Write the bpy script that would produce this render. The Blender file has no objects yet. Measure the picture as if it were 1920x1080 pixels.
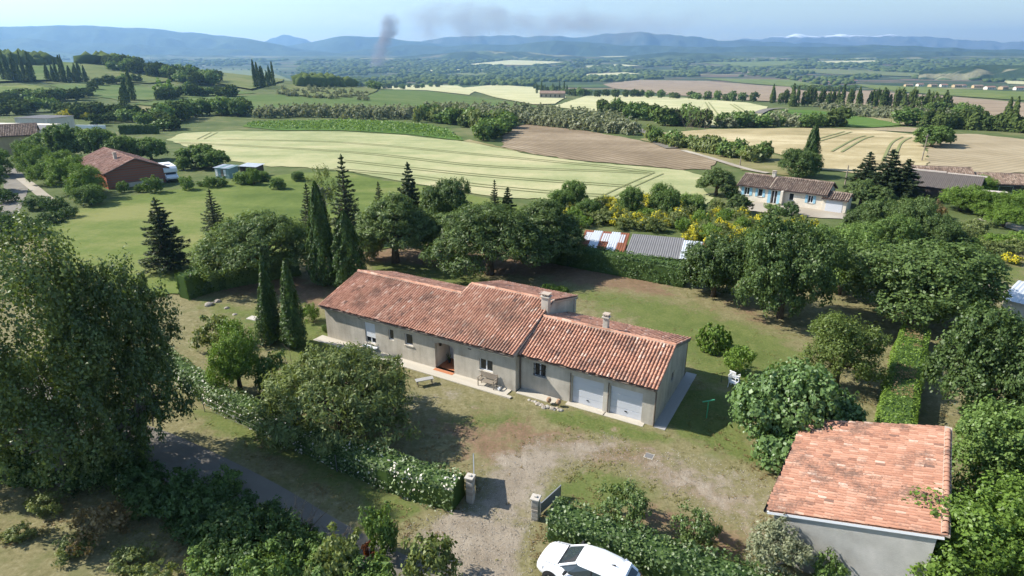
import bpy, bmesh, math, random
import numpy as np
from mathutils import Vector, Matrix
from mathutils.geometry import delaunay_2d_cdt

# ------------------------------------------------------------------ camera, sky, sun, exposure
S = bpy.context.scene
C = S.collection
FPX, PITCH, CAMZ = 1135.0, 0.3637, 21.18          # focal length in pixels of a 1920 wide frame
SUN_AZ, SUN_EL = math.radians(168), math.radians(40)   # azimuth counted from +X towards +Y
cam_data = bpy.data.cameras.new('camera')
cam = bpy.data.objects.new('camera', cam_data); C.objects.link(cam); S.camera = cam
cam.location = (0, 0, CAMZ); cam.rotation_euler = (math.pi/2 - PITCH, 0, 0)
cam_data.sensor_width = 36; cam_data.lens = 36*FPX/1920
cam_data.clip_start = 0.1; cam_data.clip_end = 90000
W = bpy.data.worlds.new('World'); S.world = W; W.use_nodes = True
wn = W.node_tree.nodes; wn.clear()
sky = wn.new('ShaderNodeTexSky'); sky.sky_type = 'NISHITA'; sky.sun_disc = False
sky.sun_elevation = SUN_EL; sky.sun_rotation = math.pi/2 - SUN_AZ
sky.altitude = 300; sky.air_density = 1.2; sky.dust_density = 0.7; sky.ozone_density = 2.0
bg = wn.new('ShaderNodeBackground'); bg.inputs['Strength'].default_value = 0.10
wo = wn.new('ShaderNodeOutputWorld')
W.node_tree.links.new(sky.outputs[0], bg.inputs[0]); W.node_tree.links.new(bg.outputs[0], wo.inputs[0])
sl = bpy.data.lights.new('sun', 'SUN'); sl.energy = 5.0; sl.angle = math.radians(0.53); sl.color = (1, 0.95, 0.86)
sun = bpy.data.objects.new('sun', sl); C.objects.link(sun)
sdir = Vector((math.cos(SUN_AZ)*math.cos(SUN_EL), math.sin(SUN_AZ)*math.cos(SUN_EL), math.sin(SUN_EL)))
sun.rotation_euler = sdir.to_track_quat('Z', 'Y').to_euler(); sun.location = (-60, 20, 80)
S.view_settings.view_transform = 'Standard'; S.view_settings.look = 'None'
S.view_settings.exposure = 0.9; S.view_settings.gamma = 1.0; S.view_settings.use_curve_mapping = False
S.render.engine = 'CYCLES'
cy = S.cycles
cy.max_bounces = 5; cy.diffuse_bounces = 2; cy.glossy_bounces = 2; cy.transmission_bounces = 3
cy.volume_bounces = 1; cy.transparent_max_bounces = 6; cy.caustics_reflective = False; cy.caustics_refractive = False
cy.use_adaptive_sampling = True; cy.adaptive_threshold = 0.02
cy.volume_step_rate = 1.0; cy.volume_max_steps = 128
try:
    cy.use_denoising = True; cy.denoiser = 'OPENIMAGEDENOISE'
except Exception:
    pass
RNG = np.random.default_rng(7)
random.seed(7)
PI = math.pi

# ------------------------------------------------------------------ terrain and picking
def zt(x, y):
    x = np.asarray(x, float); y = np.asarray(y, float)
    y2 = np.maximum(y-140, 0)
    z = -42*(1-np.exp(-(y2/900)**1.25))
    z = z + 31*np.exp(-((x+400)/230)**2-((y-560)/260)**2)
    q = np.clip((np.hypot(x, y)-2000)/3600, 0, 1); z = z + 78*q*q*(3-2*q)     # the plain climbs towards the foothills
    z = z + 3.0*np.exp(-((x+120)/70)**2-((y-400)/90)**2)
    return z
CP, SP = math.cos(PITCH), math.sin(PITCH)
def ray(px, py):
    a = (px-960)/FPX; b = (540-py)/FPX
    return a, CP+b*SP, -SP+b*CP
_T = np.concatenate([np.linspace(5, 200, 400), np.geomspace(200, 60000, 900)[1:]])
def at(px, py, h=0.0):
    """point of the ground (raised by h) that a sight line of the site survey meets"""
    d = ray(px, py)
    g = CAMZ+d[2]*_T-(zt(d[0]*_T, d[1]*_T)+h)
    k = np.argmax(g < 0) if (g < 0).any() else len(_T)-1
    lo, hi = _T[max(k-1, 0)], _T[k]
    for _ in range(30):
        m = (lo+hi)/2
        if CAMZ+d[2]*m-(float(zt(d[0]*m, d[1]*m))+h) < 0: hi = m
        else: lo = m
    return float(d[0]*hi), float(d[1]*hi)
def pxm(x, y, z=0.0):
    return FPX/(y*CP-(z-CAMZ)*SP)
def height_to(x, y, py, z0=None):
    """height of a thing standing at x, y whose top is seen at row py"""
    z0 = float(zt(x, y)) if z0 is None else z0
    k = (540-py)/FPX
    zz = y*(k*CP-SP)/(CP+k*SP)
    return zz+CAMZ-z0

# ------------------------------------------------------------------ mesh helpers
class MB:
    """collects vertices and faces of one mesh"""
    def __init__(s): s.v = []; s.f = []; s.m = []
    def add(s, vs, fs, mi=0):
        o = len(s.v); s.v += [tuple(p) for p in vs]; s.f += [tuple(i+o for i in f) for f in fs]; s.m += [mi]*len(fs); return s
    def box(s, x0, x1, y0, y1, z0, z1, mi=0):
        v = [(x0,y0,z0),(x1,y0,z0),(x1,y1,z0),(x0,y1,z0),(x0,y0,z1),(x1,y0,z1),(x1,y1,z1),(x0,y1,z1)]
        return s.add(v, [(0,3,2,1),(4,5,6,7),(0,1,5,4),(1,2,6,5),(2,3,7,6),(3,0,4,7)], mi)
    def hexa(s, v, mi=0):
        return s.add(v, [(0,3,2,1),(4,5,6,7),(0,1,5,4),(1,2,6,5),(2,3,7,6),(3,0,4,7)], mi)
    def bar(s, a, b, w, t=None, mi=0, up=(0,0,1)):
        t = t or w; a, b = Vector(a), Vector(b); d = (b-a).normalized()
        u = Vector(up)
        if abs(d.dot(u)) > 0.95: u = Vector((1,0,0))
        x = d.cross(u).normalized()*w/2; y = x.cross(d).normalized()*t/2
        return s.hexa([a-x-y, a+x-y, a+x+y, a-x+y, b-x-y, b+x-y, b+x+y, b-x+y], mi)
    def prism(s, poly, axis, a, b, mi=0):
        """extrude a 2D polygon along axis 'x','y' or 'z' from a to b"""
        n = len(poly)
        def P(p, t): return (t,p[0],p[1]) if axis == 'x' else (p[0],t,p[1]) if axis == 'y' else (p[0],p[1],t)
        v = [P(p, a) for p in poly]+[P(p, b) for p in poly]
        f = [tuple(range(n-1,-1,-1)), tuple(range(n,2*n))]+[(i,(i+1)%n,(i+1)%n+n,i+n) for i in range(n)]
        return s.add(v, f, mi)
    def tube(s, pts, rad, n=8, mi=0, cap=True):
        pts = [Vector(p) for p in pts]; vs = []; fs = []
        for i, p in enumerate(pts):
            d = (pts[min(i+1,len(pts)-1)]-pts[max(i-1,0)]).normalized()
            u = Vector((0,0,1)) if abs(d.z) < 0.9 else Vector((1,0,0))
            a = d.cross(u).normalized(); b = d.cross(a)
            r = rad[i] if hasattr(rad, '__len__') else rad
            vs += [p+(a*math.cos(2*PI*k/n)+b*math.sin(2*PI*k/n))*r for k in range(n)]
        for i in range(len(pts)-1):
            for k in range(n): fs.append((i*n+k, i*n+(k+1)%n, (i+1)*n+(k+1)%n, (i+1)*n+k))
        if cap: fs += [tuple(range(n-1,-1,-1)), tuple(range((len(pts)-1)*n, len(pts)*n))]
        return s.add(vs, fs, mi)
    def lathe(s, prof, n=16, mi=0, c=(0,0)):
        vs = []; fs = []
        for r, z in prof: vs += [(c[0]+r*math.cos(2*PI*k/n), c[1]+r*math.sin(2*PI*k/n), z) for k in range(n)]
        for i in range(len(prof)-1):
            for k in range(n): fs.append((i*n+k, i*n+(k+1)%n, (i+1)*n+(k+1)%n, (i+1)*n+k))
        fs += [tuple(range(n-1,-1,-1)), tuple(range((len(prof)-1)*n, len(prof)*n))]
        return s.add(vs, fs, mi)
    def mesh(s, mats, smooth=False):
        me = bpy.data.meshes.new('m'); me.from_pydata(s.v, [], s.f)
        for m in (mats if isinstance(mats, (list, tuple)) else [mats]): me.materials.append(M[m] if isinstance(m, str) else m)
        if any(s.m): me.polygons.foreach_set('material_index', s.m)
        bm = bmesh.new(); bm.from_mesh(me); bmesh.ops.recalc_face_normals(bm, faces=bm.faces); bm.to_mesh(me); bm.free()
        if smooth: me.polygons.foreach_set('use_smooth', [True]*len(me.polygons))
        return me
    def build(s, name, mats, parent=None, smooth=False, bevel=0.0):
        me = s.mesh(mats, smooth)
        if bevel:
            bm = bmesh.new(); bm.from_mesh(me)
            bmesh.ops.bevel(bm, geom=[e for e in bm.edges if e.is_manifold and e.calc_face_angle(0) > 0.6], offset=bevel, segments=1, affect='EDGES')
            bm.to_mesh(me); bm.free()
        return obj(name, me, parent)
def obj(name, me, parent=None):
    me.name = name
    o = bpy.data.objects.new(name, me); C.objects.link(o)
    if parent is not None: o.parent = parent
    return o
def quads_mesh(V, n_per, mats, mi=None, smooth=False):
    """V: (N*n_per,3) array, every n_per vertices one face"""
    me = bpy.data.meshes.new('m'); n = len(V)//n_per
    me.vertices.add(len(V)); me.vertices.foreach_set('co', np.asarray(V, np.float32).ravel())
    me.loops.add(len(V)); me.loops.foreach_set('vertex_index', np.arange(len(V), dtype=np.int32))
    me.polygons.add(n); me.polygons.foreach_set('loop_start', np.arange(0, len(V), n_per, dtype=np.int32))
    for m in (mats if isinstance(mats, (list, tuple)) else [mats]): me.materials.append(M[m])
    if mi is not None: me.polygons.foreach_set('material_index', np.asarray(mi, np.int32))
    me.update(calc_edges=True)
    return me
def grid_mesh(V, nx, ny, mats, smooth=True, wrap=False):
    me = bpy.data.meshes.new('m')
    i = np.arange(ny-1)[:,None]*nx+np.arange(nx-1 if not wrap else nx)[None,:]
    j = (i//nx)*nx+(i+1)%nx if wrap else i+1
    F = np.stack([i, j, j+nx, i+nx], -1).reshape(-1, 4)
    me.vertices.add(len(V)); me.vertices.foreach_set('co', np.asarray(V, np.float32).ravel())
    me.loops.add(F.size); me.loops.foreach_set('vertex_index', F.ravel().astype(np.int32))
    me.polygons.add(len(F)); me.polygons.foreach_set('loop_start', np.arange(0, F.size, 4, dtype=np.int32))
    for m in (mats if isinstance(mats, (list, tuple)) else [mats]): me.materials.append(M[m])
    me.update(calc_edges=True)
    if smooth: me.polygons.foreach_set('use_smooth', np.ones(len(F), bool))
    return me
def thing(name, label, cat, loc=(0,0,0), rz=0.0, group=None):
    o = bpy.data.objects.new(name, None); C.objects.link(o); o.empty_display_size = 0.3
    o.location = loc; o.rotation_euler = (0,0,rz); return tag(o, label, cat, group)
def tag(o, label, cat, group=None):
    o['label'] = label; o['category'] = cat
    if group: o['group'] = group
    return o
def struct(o): o['kind'] = 'structure'; return o
def stuff(o, label=None, cat=None):
    o['kind'] = 'stuff'
    if label: o['label'] = label
    if cat: o['category'] = cat
    return o

# ------------------------------------------------------------------ materials
M = {}
class NT:
    def __init__(s, name):
        s.m = bpy.data.materials.new(name); s.m.use_nodes = True; s.t = s.m.node_tree; s.t.nodes.clear()
        s.out = s.n('ShaderNodeOutputMaterial'); M[name] = s.m
    def n(s, t, **k):
        d = s.t.nodes.new(t)
        for a, b in k.items(): setattr(d, a, b)
        return d
    def l(s, a, b): s.t.links.new(a, b)
    def set(s, sock, v):
        if hasattr(v, 'is_linked') or hasattr(v, 'links'): s.l(v, sock)
        else: sock.default_value = (*v, 1) if isinstance(v, tuple) and len(v) == 3 and sock.type == 'RGBA' else v
    def noise(s, scale, detail=3, rough=.55, vec=None, dist=0.0):
        d = s.n('ShaderNodeTexNoise'); d.inputs['Scale'].default_value = scale; d.inputs['Detail'].default_value = detail
        d.inputs['Roughness'].default_value = rough; d.inputs['Distortion'].default_value = dist
        if vec is not None: s.l(vec, d.inputs['Vector'])
        return d.outputs['Fac']
    def voro(s, scale, vec=None, out='Distance'):
        d = s.n('ShaderNodeTexVoronoi'); d.inputs['Scale'].default_value = scale
        if vec is not None: s.l(vec, d.inputs['Vector'])
        return d.outputs[out]
    def pos(s, scale=(1,1,1), rot=(0,0,0), obj=False):
        g = s.n('ShaderNodeTexCoord').outputs['Object'] if obj else s.n('ShaderNodeNewGeometry').outputs['Position']
        d = s.n('ShaderNodeMapping'); d.inputs['Scale'].default_value = scale; d.inputs['Rotation'].default_value = rot
        s.l(g, d.inputs['Vector']); return d.outputs[0]
    def ramp(s, fac, stops, interp='LINEAR'):
        d = s.n('ShaderNodeValToRGB'); s.l(fac, d.inputs[0]); e = d.color_ramp.elements; d.color_ramp.interpolation = interp
        while len(e) < len(stops): e.new(0.5)
        for k, (p, c) in enumerate(stops):
            e[k].position = p; e[k].color = (*c, 1) if isinstance(c, tuple) else (c, c, c, 1)
        return d.outputs[0]
    def mix(s, fac, a, b, mode='MIX'):
        d = s.n('ShaderNodeMix', data_type='RGBA', blend_type=mode)
        s.set(d.inputs[0], fac); s.set(d.inputs[6], a); s.set(d.inputs[7], b); return d.outputs[2]
    def math(s, op, a, b=0.0, c=0.0, clamp=False):
        d = s.n('ShaderNodeMath', operation=op, use_clamp=clamp)
        s.set(d.inputs[0], a); s.set(d.inputs[1], b); s.set(d.inputs[2], c); return d.outputs[0]
    def smooth(s, v, a, b):
        d = s.n('ShaderNodeMapRange', interpolation_type='SMOOTHSTEP'); s.l(v, d.inputs[0])
        d.inputs[1].default_value = a; d.inputs[2].default_value = b; return d.outputs[0]
    def bump(s, h, strength=.3, dist=.02):
        d = s.n('ShaderNodeBump'); d.inputs['Strength'].default_value = strength; d.inputs['Distance'].default_value = dist
        s.l(h, d.inputs['Height']); return d.outputs[0]
    def surf(s, col, rough=.9, bump=None, metal=0.0, spec=.2, coat=0.0):
        d = s.n('ShaderNodeBsdfPrincipled'); s.set(d.inputs['Base Color'], col); s.set(d.inputs['Roughness'], rough)
        d.inputs['Metallic'].default_value = metal; d.inputs['Specular IOR Level'].default_value = spec
        if coat: d.inputs['Coat Weight'].default_value = coat; d.inputs['Coat Roughness'].default_value = .08
        if bump is not None: s.l(bump, d.inputs['Normal'])
        s.l(d.outputs[0], s.out.inputs[0]); return s
    def island(s): return s.n('ShaderNodeNewGeometry').outputs['Random Per Island']
    def objrand(s): return s.n('ShaderNodeObjectInfo').outputs['Random']
def plain(name, col, rough=.7, metal=0.0, spec=.3, var=.12, scale=6, coat=0.0, bump=0.0):
    t = NT(name); nz = t.noise(scale, 4)
    c = t.mix(nz, tuple(max(0,k*(1-var)) for k in col), tuple(min(1,k*(1+var)) for k in col))
    return t.surf(c, rough, t.bump(t.noise(scale*6, 3), bump) if bump else None, metal, spec, coat)
def leaf(name, dark, light, trans=.34, gloss=.015, spread=1.0, tip=None):
    t = NT(name); dark, light = [(c_[0]*1.12, c_[1]*1.03, c_[2]*.95) for c_ in (dark, light)]
    r = t.island(); o = t.objrand(); nz = t.noise(.55, 2)
    k = t.math('ADD', t.math('MULTIPLY', r, .65*spread), t.math('MULTIPLY', nz, .55))
    k = t.math('ADD', k, t.math('MULTIPLY', t.math('SUBTRACT', o, .5), .35))
    stops = [(.12, dark), (.85, light)]+([(1.0, tip)] if tip else [])
    c = t.ramp(k, stops)
    d = t.n('ShaderNodeBsdfDiffuse'); t.l(c, d.inputs[0])
    tr = t.n('ShaderNodeBsdfTranslucent'); t.l(t.mix(1.0, c, (1.0, .98, .45), 'MULTIPLY'), tr.inputs[0])
    m = t.n('ShaderNodeMixShader'); m.inputs[0].default_value = trans; t.l(d.outputs[0], m.inputs[1]); t.l(tr.outputs[0], m.inputs[2])
    g = t.n('ShaderNodeBsdfGlossy'); g.inputs['Roughness'].default_value = .45; g.inputs[0].default_value = (1,1,1,1)
    m2 = t.n('ShaderNodeMixShader'); m2.inputs[0].default_value = gloss; t.l(m.outputs[0], m2.inputs[1]); t.l(g.outputs[0], m2.inputs[2])
    t.l(m2.outputs[0], t.out.inputs[0]); return t

leaf('leaf_hero', (.044,.086,.024), (.145,.215,.066), gloss=.03, trans=.34, spread=.8)
leaf('leaf_oak', (0.040,0.078,0.025), (0.118,0.190,0.060))
leaf('leaf_broad', (0.055,0.107,0.028), (0.163,0.267,0.073))
leaf('leaf_bright', (0.068,0.129,0.022), (0.171,0.289,0.053), trans=.35)
leaf('leaf_fig', (0.051,0.107,0.030), (0.132,0.230,0.075), gloss=.03)
leaf('leaf_pine', (0.053,0.095,0.030), (0.138,0.210,0.073))
leaf('leaf_pine_grey', (0.088,0.134,0.046), (0.211,0.275,0.107))
leaf('leaf_cypress', (0.026,0.057,0.016), (0.078,0.143,0.039))
leaf('leaf_fir', (0.023,0.044,0.021), (0.065,0.099,0.049))
leaf('leaf_olive', (0.130,0.162,0.094), (0.288,0.327,0.216))
leaf('leaf_scrub', (0.076,0.118,0.037), (0.202,0.255,0.092))
leaf('leaf_loose', (.062,.105,.024), (.155,.220,.058), trans=.35)
leaf('leaf_dry', (.13,.100,.045), (.26,.21,.11))
leaf('leaf_hedge', (0.045,0.094,0.025), (0.160,0.245,0.083), gloss=.03)
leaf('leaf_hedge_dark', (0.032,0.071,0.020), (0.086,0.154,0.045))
leaf('leaf_box', (0.074,0.147,0.022), (0.158,0.265,0.046))
leaf('leaf_yellow', (.40,.37,.014), (.64,.60,.03), trans=.15)
leaf('leaf_blossom', (.50,.50,.44), (.80,.80,.74), trans=.15)
leaf('leaf_vine', (0.093,0.178,0.043), (0.199,0.316,0.084))
leaf('leaf_red', (.10,.03,.02), (.20,.08,.03))
leaf('leaf_far', (.032,.060,.020), (.095,.135,.045), trans=.1, gloss=.0)
leaf('leaf_tuft', (.130,.145,.050), (.230,.225,.100), trans=.3, gloss=0)
def bark(name, a, b):
    t = NT(name); p = t.pos((1,1,.25), obj=True); n1 = t.noise(9, 4, vec=p); c = t.ramp(n1, [(.3, a), (.7, b)])
    t.surf(c, .95, t.bump(n1, .6, .05), spec=.05)
bark('bark', (.055,.042,.03), (.16,.125,.09)); bark('bark_grey', (.13,.12,.105), (.30,.28,.25)); bark('bark_dry', (.16,.12,.085), (.34,.28,.21))
# ---- ground materials
def ground_material():
    t = NT('ground')
    a = t.n('ShaderNodeAttribute', attribute_name='mask'); sep = t.n('ShaderNodeSeparateColor'); t.l(a.outputs['Color'], sep.inputs[0])
    P = t.pos()
    big = t.noise(.10, 5, .6, P); mid = t.noise(.55, 5, .65, P); fine = t.noise(5.5, 5, .75, P); tuft = t.noise(1.7, 4, .7, P); grit = t.noise(28, 3, .8, P)
    def edge(v, amp=.55, a=.42, b=.58):
        k = t.math('ADD', v, t.math('MULTIPLY', t.math('SUBTRACT', t.math('ADD', t.math('MULTIPLY', mid, .6), t.math('MULTIPLY', tuft, .4)), .5), amp*2))
        return t.smooth(k, a, b)
    gravel, green, bare = edge(sep.outputs[0], 1.0, .34, .84), edge(sep.outputs[1], .9, .30, .72), edge(sep.outputs[2], .8, .36, .64)
    dry = t.ramp(t.math('ADD', t.math('MULTIPLY', tuft, .45), t.math('MULTIPLY', fine, .55)), [(.30, (.080,.072,.032)), (.44, (.155,.140,.066)), (.56, (.212,.188,.098)), (.68, (.300,.268,.165)), (.8, (.150,.165,.060))])
    dry = t.mix(t.math('MULTIPLY', t.smooth(mid, .48, .68), .6), dry, (.115,.125,.048))
    gr = t.ramp(t.math('ADD', t.math('MULTIPLY', mid, .45), t.math('MULTIPLY', fine, .55)), [(.28, (.048,.066,.020)), (.46, (.095,.122,.034)), (.6, (.140,.155,.052)), (.75, (.215,.205,.090))])
    br = t.ramp(t.math('ADD', t.math('MULTIPLY', tuft, .4), t.math('MULTIPLY', fine, .6)), [(.3, (.100,.064,.040)), (.55, (.200,.130,.082)), (.75, (.280,.205,.135))])
    gv = t.ramp(t.math('ADD', t.math('MULTIPLY', grit, .65), t.math('MULTIPLY', mid, .35)), [(.33, (.130,.104,.074)), (.5, (.250,.208,.155)), (.68, (.390,.342,.275))])
    near = t.mix(green, dry, gr); near = t.mix(t.math('MULTIPLY', bare, t.smooth(fine, .30, .52)), near, br); near = t.mix(gravel, near, gv)
    # rough country beyond the gardens
    w1 = t.noise(.035, 5, .6, P); w2 = t.noise(.25, 4, .65, P)
    rough = t.ramp(t.math('ADD', t.math('MULTIPLY', w1, .6), t.math('MULTIPLY', w2, .4)), [(.3, (.042,.066,.022)), (.5, (.090,.115,.040)), (.7, (.190,.175,.085))])
    v = t.n('ShaderNodeTexVoronoi'); v.inputs['Scale'].default_value = 1.0; v.inputs['Randomness'].default_value = .9
    t.l(t.pos((.0022,.0011,1), (0,0,.35)), v.inputs['Vector'])
    vs = t.n('ShaderNodeSeparateColor'); t.l(v.outputs['Color'], vs.inputs[0])
    plainc = t.ramp(vs.outputs[0], [(.0, (.030,.052,.022)), (.40, (.040,.066,.026)), (.42, (.075,.110,.036)), (.62, (.095,.125,.046)), (.64, (.22,.19,.105)), (.74, (.30,.26,.15)), (.78, (.13,.095,.065)), (1, (.05,.075,.03))], 'CONSTANT')
    plainc = t.mix(t.smooth(t.noise(.006, 4, .6, P), .46, .56), plainc, t.mix(t.noise(.05, 3, .7, P), (.022,.040,.018), (.060,.085,.034)))
    sy = t.n('ShaderNodeSeparateXYZ'); t.l(P, sy.inputs[0])
    far = t.smooth(sy.outputs[1], 560, 800)
    col = t.mix(t.smooth(a.outputs['Alpha'], 0, 1), near, t.mix(far, rough, plainc))
    h = t.math('ADD', fine, t.math('MULTIPLY', grit, .5))
    t.surf(col, .95, t.bump(h, .55, .06), spec=.08)
ground_material()
def field(name, c1, c2, c3, ang=0.0, pitch=.6, rows=.35, patch=.03, rough=.95, bump=.4):
    """crop or soil: rows along direction ang, broad patches"""
    t = NT(name); P = t.pos()
    big = t.noise(patch, 4, .6, t.pos((1,1,1), (0,0,-ang))); mid = t.noise(.5, 4, .7, P)
    st = t.noise(1.0, 3, .6, t.pos((.018, 1/(pitch*6), 1), (0,0,-ang)))
    wv = t.n('ShaderNodeTexWave', wave_type='BANDS', bands_direction='Y'); wv.inputs['Scale'].default_value = .314/pitch
    wv.inputs['Distortion'].default_value = 1.2; wv.inputs['Detail'].default_value = 2; wv.inputs['Detail Scale'].default_value = .6
    t.l(t.pos((1,1,1), (0,0,-ang)), wv.inputs['Vector'])
    k = t.math('ADD', t.math('MULTIPLY', big, .45), t.math('MULTIPLY', st, .40)); k = t.math('ADD', k, t.math('MULTIPLY', mid, .15))
    k = t.math('ADD', k, t.math('MULTIPLY', t.math('SUBTRACT', t.noise(2.2, 4, .8, P), .5), .22)); k = t.math('ADD', k, t.math('MULTIPLY', t.math('SUBTRACT', t.noise(.11, 4, .7, P), .5), .35))
    c = t.ramp(k, [(.37, c1), (.5, c2), (.63, c3)])
    c = t.mix(t.math('MULTIPLY', wv.outputs[1], rows), c, tuple(q*.55 for q in c1))
    t.surf(c, rough, t.bump(t.math('ADD', mid, t.math('MULTIPLY', wv.outputs[1], rows)), bump, .15), spec=.05)
R = math.radians
field('wheat', (.240,.265,.122), (.335,.338,.172), (.450,.405,.230), R(-24), 1.1, .22)
field('wheat_gold', (.265,.220,.112), (.375,.305,.168), (.520,.440,.270), R(-14), 1.2, .22)
field('wheat_pale', (.340,.345,.185), (.440,.420,.235), (.520,.480,.280), R(-10), 1.5, .15)
field('ploughed', (.185,.140,.090), (.265,.203,.132), (.370,.295,.203), R(-62), 1.9, .5)
field('ploughed_far', (.205,.155,.105), (.260,.200,.138), (.310,.245,.172), R(-6), 3.0, .12)
field('stubble', (.255,.205,.125), (.320,.260,.165), (.375,.310,.205), R(30), 1.6, .30)
field('vineyard', (.055,.110,.022), (.095,.165,.034), (.125,.190,.048), R(-6), 2.2, .45)
field('vineyard_hill', (.075,.120,.035), (.105,.150,.046), (.150,.175,.068), R(62), 2.4, .30)
field('grass', (.078,.112,.028), (.122,.156,.042), (.195,.200,.072), R(-20), 1.5, .04)
field('grass_dry', (.150,.150,.060), (.220,.195,.095), (.290,.245,.135), R(10), 2, .04)
field('pasture', (.095,.125,.040), (.135,.155,.055), (.190,.180,.080), R(20), 2.4, .1)
t = NT('asphalt'); n1 = t.noise(.8, 5); n2 = t.noise(40, 3)
t.surf(t.ramp(t.math('ADD', t.math('MULTIPLY', n1, .5), t.math('MULTIPLY', n2, .5)), [(.35, (.120,.108,.090)), (.65, (.215,.195,.162))]), .9, t.bump(n2, .4, .01), spec=.15)
t = NT('track'); n1 = t.noise(1.2, 5)
t.surf(t.ramp(n1, [(.3, (.26,.22,.17)), (.7, (.44,.40,.33))]), .95, spec=.05)
plain('tramline', (.205,.215,.095), .95, spec=.05, var=.3, scale=.8)
plain('paving', (.34,.33,.31), .85, var=.15, scale=2, bump=.2)
plain('concrete', (.44,.40,.33), .9, var=.2, scale=3, bump=.3)
# ---- building materials
def render_wall(name, a, b, streak=.35, sc=1.0, pebble=.5):
    t = NT(name); P = t.pos(obj=True)
    st = t.noise(1.6, 5, .6, t.pos((1.4,1.4,.22), obj=True)); bl = t.noise(.8, 4, .6, P); gr = t.noise(26*sc, 4, .75, P)
    k = t.math('ADD', t.math('MULTIPLY', st, streak), t.math('MULTIPLY', bl, .65-streak*.5))
    k = t.math('ADD', k, t.math('MULTIPLY', gr, .25))
    t.surf(t.ramp(k, [(.32, a), (.68, b)]), .95, t.bump(gr, pebble, .03), spec=.05)
render_wall('render_grey', (.28,.25,.20), (.57,.52,.44), .40, 1.0, .3)
render_wall('render_rough', (.32,.31,.28), (.55,.53,.49), .1, 1.0, .9)
render_wall('render_cream', (.53,.47,.38), (.70,.64,.54))
render_wall('render_ochre', (.36,.27,.15), (.48,.37,.22))
render_wall('stone_grey', (.23,.20,.165), (.40,.36,.30), .1, .4)
def tile_mat(name, island=True, stops=None, dark=.34, stain=.5, rows=None):
    t = NT(name); r = t.island() if island else t.objrand()
    stops = stops or [(0, (.075,.058,.050)), (.07, (.17,.085,.055)), (.16, (.34,.130,.075)), (.45, (.46,.205,.125)), (.66, (.52,.285,.190)), (.82, (.60,.420,.300)), (.95, (.66,.530,.420))]
    c = t.ramp(r, stops)
    P = t.pos(); n1 = t.noise(.55, 5, .65, P); n2 = t.noise(9, 4, .7, P)
    c = t.mix(t.math('MULTIPLY', t.smooth(t.math('ADD', t.math('MULTIPLY', n1, .7), t.math('MULTIPLY', n2, .3)), .47, .62), stain), c, (.075,.062,.055))
    c = t.mix(t.math('MULTIPLY', n2, .35), c, (.16,.10,.075))
    t.surf(c, .88, t.bump(n2, .35, .01), spec=.12)
TS = [(0, (.15,.100,.078)), (.025, (.27,.140,.092)), (.07, (.36,.182,.114)), (.45, (.415,.220,.140)), (.86, (.465,.268,.178)), (.96, (.52,.340,.240)), (1, (.57,.42,.32))]
tile_mat('tile', stops=[(p_, (min(.78, c_[0]*1.42), min(.7, c_[1]*1.38), min(.6, c_[2]*1.42))) for p_, c_ in TS], stain=.5); tile_mat('tile_outbuilding', stops=[(p_, (c_[0]*1.10, c_[1]*1.06, c_[2]*1.10)) for p_, c_ in TS], stain=.72); tile_mat('tile_single', island=False, stops=[(p_, (c_[0]*1.10, c_[1]*1.06, c_[2]*1.10)) for p_, c_ in TS], stain=.72)
tile_mat('tile_channel', stops=[(0, (.17,.082,.055)), (1, (.27,.135,.095))], stain=.3)
tile_mat('tile_channel_old', stops=[(0, (.10,.078,.062)), (1, (.18,.14,.11))], stain=.3)
tile_mat('tile_old', stops=[(0, (.10,.078,.062)), (.3, (.20,.140,.105)), (.7, (.28,.205,.155)), (1, (.36,.29,.225))], stain=.4)
tile_mat('tile_pink', stops=[(0, (.16,.085,.066)), (.3, (.26,.135,.10)), (.7, (.33,.19,.145)), (1, (.40,.27,.215))], stain=.3)
plain('tile_bed', (.17,.090,.060), .95, var=.3, scale=4)
plain('mortar', (.42,.34,.27), .95, var=.25, scale=5, bump=.3)
plain('zinc', (.20,.19,.18), .6, metal=.3, var=.15)
plain('gutter_brown', (.12,.095,.075), .6, var=.15)
plain('white_paint', (.72,.73,.75), .5, var=.04, scale=2)
plain('door_white', (.54,.55,.58), .55, var=.05, scale=1.5)
plain('wood_red', (.28,.095,.04), .55, var=.25, scale=8)
plain('wood_grey', (.24,.20,.155), .85, var=.3, scale=9)
plain('floor_tile', (.42,.16,.075), .7, var=.2, scale=5)
plain('iron', (.035,.035,.035), .6, metal=.4)
plain('green_metal', (.06,.30,.16), .5, var=.1)
plain('shutter_blue', (.26,.46,.58), .6, var=.1, scale=3)
plain('white_plastic', (.74,.74,.73), .5, var=.05)
plain('stone_cap', (.46,.42,.36), .9, var=.2, scale=7, bump=.4)
plain('terracotta', (.34,.22,.14), .85, var=.2)
plain('rust', (.20,.070,.035), .9, var=.5, scale=2.5)
plain('sheet_white', (.54,.56,.58), .45, metal=.2, var=.12, scale=1.2)
plain('sheet_grey', (.17,.165,.165), .85, var=.25, scale=3)
plain('sheet_dark', (.10,.085,.075), .85, var=.3, scale=3)
plain('plank_dark', (.07,.055,.047), .9, var=.3, scale=6)
plain('beam_pale', (.48,.42,.36), .85, var=.15)
plain('rock', (.36,.33,.28), .95, var=.3, scale=5, bump=.5)
plain('teal_tarp', (.24,.34,.33), .6, var=.3, scale=2)
t = NT('brick_wall'); b = t.n('ShaderNodeTexBrick'); b.inputs['Scale'].default_value = 1.0
b.inputs['Color1'].default_value = (.26,.075,.045,1); b.inputs['Color2'].default_value = (.33,.105,.06,1); b.inputs['Mortar'].default_value = (.22,.13,.10,1)
b.inputs['Brick Width'].default_value = .5; b.inputs['Row Height'].default_value = .2; b.inputs['Mortar Size'].default_value = .012
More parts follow.
